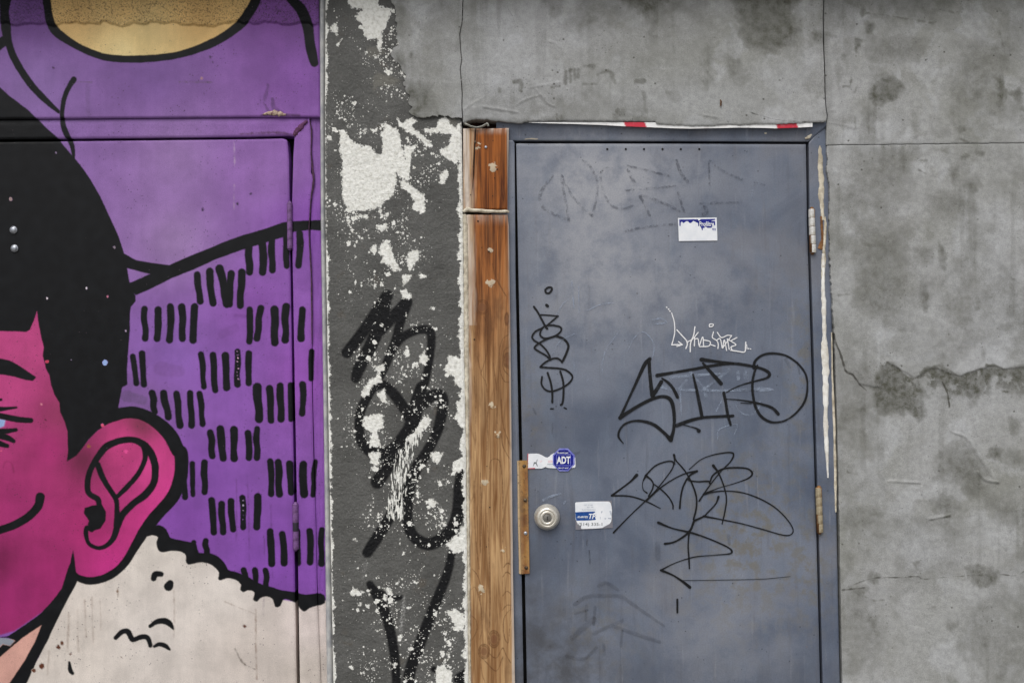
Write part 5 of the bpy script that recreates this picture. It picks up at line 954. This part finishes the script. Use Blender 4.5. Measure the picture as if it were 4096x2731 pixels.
# latch guard: folded rusty plate
PX = T('L', [(308, 372), (330, 368), (420, 368), (440, 1550), (352, 1553), (328, 1548)])
pa, pb, pc_, pdn, pe, pf_ = [unproj(q[0], q[1], -.006) for q in PX]
nseg = 60; rows = []; ed = []
for i in range(nseg + 1):
    t = i / nseg
    l = pa * (1 - t) + pf_ * t; m = pb * (1 - t) + pe * t; r = pc_ * (1 - t) + pdn * t
    bow = .0012 * math.sin(t * 9)
    prof = [(l + (0, .010, 0), 1), (l + (0, -.001, 0), 1), (l + (.0015, -.0035, 0), 1), (m + (-.002, -.0035, 0), .9), (m + (.001, -.001, 0), .25), (m * .5 + r * .5, 0), (r + (-.001, 0, 0), .12), (r + (0, .0012, 0), .3), (r + (0, .0045, 0), 0)]
    for p, e in prof: rows.append(p + (bow * .3, 0, 0)); ed.append(e)
k = 9
fcs = [(i * k + j, (i + 1) * k + j, (i + 1) * k + j + 1, i * k + j + 1) for i in range(nseg) for j in range(k - 1)] + [tuple(range(k))[::-1], tuple(nseg * k + j for j in range(k))]
lg = mk('latch_guard', rows, fcs, M_RUST, dr, attrs={'edge': ed}, label='rusty brown latch guard plate')
for q in T('L', [(384, 428), (395, 783), (398, 1128), (405, 1488)]):
    lathe('screw', unproj(q[0], q[1], -.006), [(.0058, 0), (.0056, .0012), (.0040, .0024), (.0012, .0030)], M_BOLT if abs(q[1] - 2131) < 5 else M_SCREW, lg, 14)

# ------------------------------------------------------------------ stickers with their print
SY = -.0024
def text(name, body, t, x, y, hgt, mat, parent, Y, width=None, bold=0.0, shear=0.0, rot=0.0):
    cu = bpy.data.curves.new('t', 'FONT'); cu.body = body; cu.offset = bold; cu.shear = shear; cu.resolution_u = 3
    ob = bpy.data.objects.new('t', cu); COL.objects.link(ob)
    bpy.context.view_layer.update()
    dg = bpy.context.evaluated_depsgraph_get()
    me = bpy.data.meshes.new_from_object(ob.evaluated_get(dg))
    bpy.data.objects.remove(ob, do_unlink=True)
    co = np.array([v.co[:2] for v in me.vertices]); fs = [tuple(p.vertices) for p in me.polygons]
    bpy.data.meshes.remove(me)
    w0, w1 = co[:, 0].min(), co[:, 0].max(); cap = .70
    sy = hgt / cap; sx = sy if width is None else width / (w1 - w0)
    px = x + (co[:, 0] - w0) * sx; py = y - co[:, 1] * sy
    py = py + (px - x) * rot
    q = np.array(T(t, list(zip(px, py))))
    return mk(name, unproj(q[:, 0], q[:, 1], Y), fs, mat, parent)
def poly(name, t, pts, mat, parent, Y, thick=.0004, label=None):
    return prism(name, T(t, pts), Y, thick, mat, parent, label)
# 1: white card with a torn blue heading
s1 = poly('sticker', 'SA', [(255, 262), (2080, 240), (2115, 1320), (300, 1345)], M_STICKER, dr, SY, .0006, 'white rectangular sticker with worn blue heading')
poly('printed_band', 'SA', [(315, 330), (1180, 318), (1240, 400), (1330, 318), (2005, 300), (2010, 350), (1880, 372), (1800, 420), (2000, 400), (2010, 600), (1960, 605), (1930, 480), (1870, 560), (1860, 665), (1830, 720), (1640, 720), (1600, 680), (1520, 660), (1510, 720), (1420, 730), (1430, 830), (1390, 820), (1340, 700), (1300, 640), (1290, 560), (1250, 640), (1215, 640), (1205, 500), (1100, 450), (980, 392), (900, 470), (850, 500), (780, 480), (740, 415), (640, 410), (560, 470), (520, 500), (470, 450), (420, 430), (385, 480), (380, 630), (330, 635)], M_BLUE, s1, SY - .0005)
text('printed_text', 'Profiltre', 'SA', 1265, 640, 215, M_STICKER, s1, SY - .0010, 690, .02)
poly('printed_band', 'SA', [(1875, 745), (1935, 740), (1930, 860), (1890, 820)], M_BLUE, s1, SY - .0005)
poly('printed_band', 'SA', [(1975, 745), (2020, 745), (2020, 860), (1985, 850)], M_BLUE, s1, SY - .0005)
# 2: torn white strip
s2 = poly('sticker', 'SB', [(105, 370), (140, 360), (500, 350), (580, 365), (700, 410), (870, 510), (960, 525), (1040, 480), (1100, 410), (1240, 340), (1300, 335), (2100, 430), (2150, 540), (2160, 900), (2120, 960), (1980, 970), (1300, 985), (1080, 975), (930, 955), (895, 920), (840, 940), (720, 995), (300, 1002), (125, 1005)], M_STICKER, dr, SY, .0006, 'torn white strip sticker with red edge')
poly('printed_edge', 'SB', [(105, 370), (200, 358), (140, 385), (128, 980), (420, 960), (430, 1000), (125, 1005)], M_REDP, s2, SY - .0003)
for nm, pts, m_ in (('printed_figure', [(340, 890), (380, 730), (410, 715), (490, 720), (505, 610), (535, 590), (530, 640), (500, 760), (550, 900), (510, 890), (465, 790), (400, 800), (365, 890)], M_DKP), ('printed_patch', [(980, 640), (1190, 640), (1190, 745), (980, 745)], M_PINKP), ('printed_patch', [(610, 660), (740, 645), (740, 680), (660, 740)], M_PINKP), ('printed_line', [(950, 795), (1200, 795), (1200, 812), (950, 812)], M_DKP), ('printed_line', [(930, 860), (1230, 862), (1230, 882), (930, 880)], M_PRINT)):
    poly(nm, 'SB', pts, m_, s2, SY - .0003)
# 3: blue octagon
def octo(cx, cy, rx, ry, k=.37):
    return [(cx - rx * k, cy - ry), (cx + rx * k, cy - ry), (cx + rx, cy - ry * k), (cx + rx, cy + ry * k), (cx + rx * k, cy + ry), (cx - rx * k, cy + ry), (cx - rx, cy + ry * k), (cx - rx, cy - ry * k)]
s3 = poly('sticker', 'SB', octo(1655, 620, 470, 490, .40), M_LILAC, dr, SY - .0008, .0006, 'blue octagonal alarm sticker with white letters')
poly('blue_field', 'SB', octo(1645, 630, 412, 425, .42), M_BLUE, s3, SY - .0011)
for x0, y0, x1, y1 in ((1332, 385, 1960, 412), (1332, 855, 1960, 880), (1332, 413, 1358, 854), (1934, 413, 1960, 854)):
    poly('border_line', 'SB', [(x0, y0), (x1, y0), (x1, y1), (x0, y1)], M_LILAC, s3, SY - .0015)
text('letters', 'ADT', 'SB', 1350, 775, 290, M_STICKER, s3, SY - .0016, 590, .035)
text('printed_text', 'Protégé par', 'SB', 1385, 350, 62, M_STICKER, s3, SY - .0015, 470, .02)
text('printed_text', '888-ADT-ASAP', 'SB', 1430, 995, 50, M_STICKER, s3, SY - .0015, 430, .02)
# 4: alarm company label, worn
s4b = poly('sticker_backing', 'SC', [(225, 300), (1750, 215), (1790, 1360), (235, 1440)], M_STICKT, dr, SY + .0004, .0003, 'grey glue residue behind the worn alarm label')
s4 = poly('sticker', 'SC', [(215, 320), (260, 290), (880, 255), (1600, 258), (1660, 280), (1700, 330), (1740, 480), (1755, 640), (1740, 1000), (1720, 1100), (1660, 1190), (1350, 1355), (1100, 1385), (490, 1405), (462, 1370), (470, 1270), (350, 1240), (290, 1130), (235, 1000), (222, 700)], M_STICKER, dr, SY, .0006, 'white and blue alarm label with worn right side')
poly('printed_band', 'SC', [(224, 705), (1050, 672), (1040, 720), (960, 745), (1000, 760), (1090, 780), (1085, 860), (1040, 930), (1080, 990), (1070, 1025), (850, 1045), (270, 1062), (240, 940)], M_TPBLUE, s4, SY - .0003)
text('printed_text', 'ALARMES', 'SC', 290, 945, 82, M_STICKER, s4, SY - .0007, 470, .02, .3)
text('printed_text', 'TP', 'SC', 785, 975, 205, M_STICKER, s4, SY - .0007, 300, .03, .25)
text('printed_text', '(514) 335-1', 'SC', 350, 1265, 120, M_DKP, s4, SY - .0004, 1000, .01)
text('printed_text', 'CET ÉTABL', 'SC', 580, 430, 48, M_PRINT, s4, SY - .0004, 390, .02)
text('printed_text', 'EST PR', 'SC', 720, 520, 48, M_PRINT, s4, SY - .0004, 270, .02)
text('printed_text', 'ÉLECTRONIQU', 'SC', 500, 625, 50, M_PRINT, s4, SY - .0004, 570, .02)
for p in ([(1640, 660), (1720, 640), (1745, 740), (1740, 900), (1690, 800)], [(1290, 665), (1370, 660), (1320, 765)], [(1440, 950), (1520, 950), (1510, 1000), (1445, 1000)], [(1580, 940), (1720, 935), (1710, 1000), (1600, 980)], [(1250, 900), (1275, 900), (1280, 1000), (1260, 1000)]):
    poly('print_remnant', 'SC', p, M_PRINT, s4, SY - .0003)

# ------------------------------------------------------------------ timber boards beside the door
def st_(*a): return stroke(*a)
RING = [('R', [(340, 840, 1.5), (300, 870, 1.5), (280, 930, 1.5), (278, 1010, 1.5), (285, 1080, 1.5), (310, 1135, 1.8), (345, 1140, 1.8)]), ('R', [(345, 920, 1.4), (310, 940, 1.4), (300, 1000, 1.4), (305, 1060, 1.4), (345, 1105, 1.4)]), ('R', [(345, 960, 1.2), (325, 985, 1.2), (322, 1030, 1.2), (345, 1065, 1.2)]),
  ('R', [(235, 400, 1), (255, 480, 1.2), (290, 550, 2), (320, 600, 2.5)]), ('R', [(175, 720, 1), (200, 780, 1.2), (205, 900, 1), (190, 1000, 1), (160, 1090, 1.2)]), ('R', [(140, 980, .9), (165, 1090, .9), (195, 1150, 1.2), (205, 1300, .9), (200, 1568, .9)]), ('R', [(290, 1250, 1.2), (300, 1400, 1.2), (345, 1540, 1.4)]), ('R', [(120, 1100, .8), (130, 1300, .8), (125, 1568, .8)]), ('R', [(240, 1020, 1), (260, 1200, .9), (265, 1400, .9)]),
  ('W', [(215, 300, 1), (218, 200, 1.2), (235, 165, 1.5), (275, 170, 1.5), (290, 230, 1.2), (300, 400, 1), (298, 700, 1.2)]), ('W', [(305, 840, 2.2), (330, 815, 2.5), (358, 830, 2.5)]), ('W', [(300, 900, 1.8), (325, 870, 2), (358, 895, 2)]), ('W', [(300, 1020, 2), (325, 990, 2.2), (360, 1015, 2)]), ('W', [(298, 1110, 1.4), (325, 1078, 1.6), (360, 1080, 1.4)]), ('W', [(362, 1100, 1.2), (330, 1120, 1.2), (303, 1180, 1.3), (310, 1280, 1.5), (335, 1310, 1.5), (345, 1200, 1.1), (362, 1150, 1)]),
  ('W', [(100, 980, 1), (125, 965, 1.2), (145, 1010, 1.2), (165, 1100, 1), (170, 1230, 1), (155, 1290, 1)]), ('W', [(98, 1140, 1), (130, 1170, 1.2), (138, 1230, 1.2), (105, 1300, 1.2)]), ('W', [(210, 1370, 1.6), (235, 1400, 1.8), (265, 1405, 1.8), (298, 1345, 1.8), (320, 1390, 1.6), (350, 1440, 1.2)]), ('W', [(165, 1400, 1.2), (200, 1440, 1.4), (260, 1490, 1.6), (300, 1400, 1.4)]), ('W', [(160, 1330, 1), (165, 1480, 1), (190, 1568, 1)]), ('W', [(120, 300, .8), (125, 600, 1), (150, 850, 1)]), ('W', [(200, 500, .9), (215, 800, .9), (220, 1100, .9), (212, 1250, .9)]), ('W', [(160, 250, .8), (165, 500, .8), (160, 750, .8)]), ('W', [(105, 850, 1.2), (140, 890, 1.2), (160, 950, 1.2)]), ('W', [(290, 0, 1.4), (300, 80, 1.8), (330, 140, 1.8), (358, 180, 1.5)])]
KNOT = [('R', 170, 672, 24, 26), ('R', 332, 1005, 16, 26), ('W', 244, 1290, 20, 30), ('W', 182, 1368, 20, 26), ('R', 325, 745, 8, 20)]
FILL = [('R', 220, 318, 18), ('R', 222, 520, 30), ('R', 228, 1292, 24), ('R', 268, 1470, 22), ('W', 182, 305, 26), ('W', 268, 15, 20), ('W', 172, 975, 28), ('W', 300, 740, 14), ('G', 370, 590, 46), ('G', 245, 400, 26)]
def wood_fields(U, V):
    rg = np.full(U.shape, 30.0)
    for t, p in RING: rg = sdf_stroke(U, V, stroke(t, p, None, 4), rg)
    kn = np.full(U.shape, 30.0); fl = np.full(U.shape, 30.0)
    for t, x, y, rx, ry in KNOT:
        (cx, cy, a, b), = T(t, [(x, y, rx, ry)]); q = np.hypot((U - cx) / a, (V - cy) / b); kn = np.minimum(kn, (q - 1) * a)
        for m_ in (1.35, 1.75): rg = np.minimum(rg, np.abs(q - m_) * a - 1)
    for t, x, y, r in FILL:
        (cx, cy, a), = T(t, [(x, y, r)]); fl = np.minimum(fl, np.hypot(U - cx, (V - cy) * .9) - a * .72 + (fbm(U / 11, V / 11, 100, 4) - .5) * 34)
    edge_l = U - np.interp(V, [515, 1700, 2731], [1872, 1874, 1880])
    sw = np.interp(V, [500, 880, 1150, 1330, 1500, 1800, 2731], [1, .95, .8, .55, .2, .05, .0]) * sst(edge_l + (fbm(U / 8, V / 150, 101) - .5) * 50, 8, 34)
    wh = sst(edge_l + (fbm(U / 10, V / 90, 102) - .5) * 26, np.where(V < 1300, 34, 12), 0) * np.interp(V, [500, 1300, 1500, 2731], [1, .9, .4, .12])
    wh = np.maximum(wh, .8 * sst(V, 545, 515) * fbm(U / 6, V / 60, 103)); wh = np.maximum(wh, .7 * sst(V - 850, 60, 0) * (V > 850) * fbm(U / 6, V / 60, 104)); wh = np.maximum(wh, .8 * sst(np.interp(V, [500, 2731], [2034, 2054]) - U, 9, 2))  # whitewash at the board ends; last term paints a right-edge highlight
    sp = sdf_stroke(U, V, stroke('X', [(322, 300, 7), (318, 420, 9), (312, 520, 10), (302, 700, 9), (290, 900, 8)], None, 4)); sp = sdf_stroke(U, V, stroke('G', [(216, 400, 5), (210, 560, 5), (204, 690, 4), (198, 790, 1)], None, 4), sp)
    return {'ring': np.clip(rg, -8, 30), 'knot': np.clip(kn, -20, 30), 'filler': np.clip(fl, -20, 30), 'stainwood': sw, 'whitewash_highlight': np.clip(wh, 0, 1), 'split': np.clip(sp, -8, 30)}
def wood_disp(U, V):
    d = (fbm(U / 5, V / 180, 110, 3) - .5) * .0014 + (fbm(U / 40, V / 300, 111) - .5) * .0016
    for t, x, y, r in FILL:
        (cx, cy, a), = T(t, [(x, y, r)]); d = d + .0016 * sst(np.hypot(U - cx, V - cy), a, a * .4)
    return d
wd = thing('timber_trim', 'weathered pine boards nailed upright beside the grey steel door', 'board', tuple(unproj(1960, 3283, -.024) * (1, 1, 0)))
BL = edge([(500, 1852), (850, 1853), (900, 1868), (1300, 1872), (1831, 1874), (2731, 1882), (3290, 1888)])
BRr = edge([(500, 2030), (512, 2035), (850, 2029), (900, 2035), (1300, 2041), (1831, 2047), (2300, 2052), (2731, 2060), (3290, 2068)])
sheet('board', 1855, 2032, 512, 850, 3, -.024, M_WOOD, wd, wood_fields, L=BL, R=BRr, TT=edge([(1850, 514), (1880, 513), (1900, 515), (2032, 512)]), BB=edge([(1850, 842), (1900, 838), (2030, 838)]), disp=wood_disp, thick=.07, roll=.003, label='short orange-brown offcut above the long board')
sheet('board', 1870, 2040, 858, 3290, 3, -.022, M_WOOD, wd, wood_fields, L=BL, R=BRr, TT=edge([(1850, 858), (2035, 858)]), disp=wood_disp, thick=.07, roll=.003, label='long pine board with knots')
ridge('caulk_bead', T('G', [(115, 975, 12), (150, 955, 22), (200, 960, 16), (300, 968, 16), (400, 972, 15), (490, 972, 14), (515, 978, 8)]), -.0235, M_CAULK, wd, .006, 'cream caulk line between the boards', .3, 20)
strip('caulk_bead', lambda v: PR(v) + 1, lambda v: np.interp(v, [858, 900, 1300, 1831, 2731, 3290], [1866, 1871, 1875, 1877, 1885, 1890]), 858, 3290, -.020, .006, M_CAULK, wd, 420, .16, 5, 'dirty caulk strip along the pilaster')
ridge('caulk_bead', T('X', [(150, 215, 14), (200, 235, 16), (260, 262, 15), (340, 278, 15), (420, 262, 16), (470, 235, 18), (510, 222, 20), (525, 262, 12)]), -.030, mat_simple('mortar_lip', (170, 170, 164), (140, 140, 132), .85, 60, 0, .6), wd, .008, 'lip of mortar over the boards', .35, 21)
box('packing', tuple(unproj(1856, 520, .02)), tuple(unproj(2000, 470, .05)), mat_simple('dark_red_brick', (70, 34, 28), (42, 26, 24), .9, 60, 0, .6), wd)
for t, x, y, r in (('R', 144, 133, 5.5), ('R', 121, 873, 4.5), ('R', 213, 323, 5), ('R', 262, 1477, 5), ('R', 168, 298, 2.5), ('W', 262, 17, 5), ('W', 197, 712, 3), ('W', 218, 465, 4), ('W', 200, 208, 3)):
    (cx, cy, rr), = T(t, [(x, y, r)])
    lathe('nail', unproj(cx, cy, -.0225), [(rr * S, 0), (rr * S, .0012), (rr * S * .5, .0018), (.0002, .0018)], M_DARK, wd, 12)
for t, x, y, r, m_ in (('G', 218, 368, 11, M_SCREW), ('G', 312, 412, 12, M_BOLT), ('G', 388, 680, 4, M_DARK), ('G', 372, 835, 4, M_DARK), ('G', 180, 825, 4, M_DARK), ('G', 412, 605, 6, M_DARK), ('G', 375, 355, 4, M_DARK)):
    (cx, cy, rr), = T(t, [(x, y, r)])
    lathe('nail', unproj(cx, cy, -.0245), [(rr * S, 0), (rr * S, .0014), (rr * S * .6, .0022), (.0002, .0022)], m_, wd, 14)
print('tris', sum(len(o.data.loop_triangles) or len(o.data.polygons) * 2 for o in bpy.data.objects if o.type == 'MESH'), 'objects', len(bpy.data.objects))
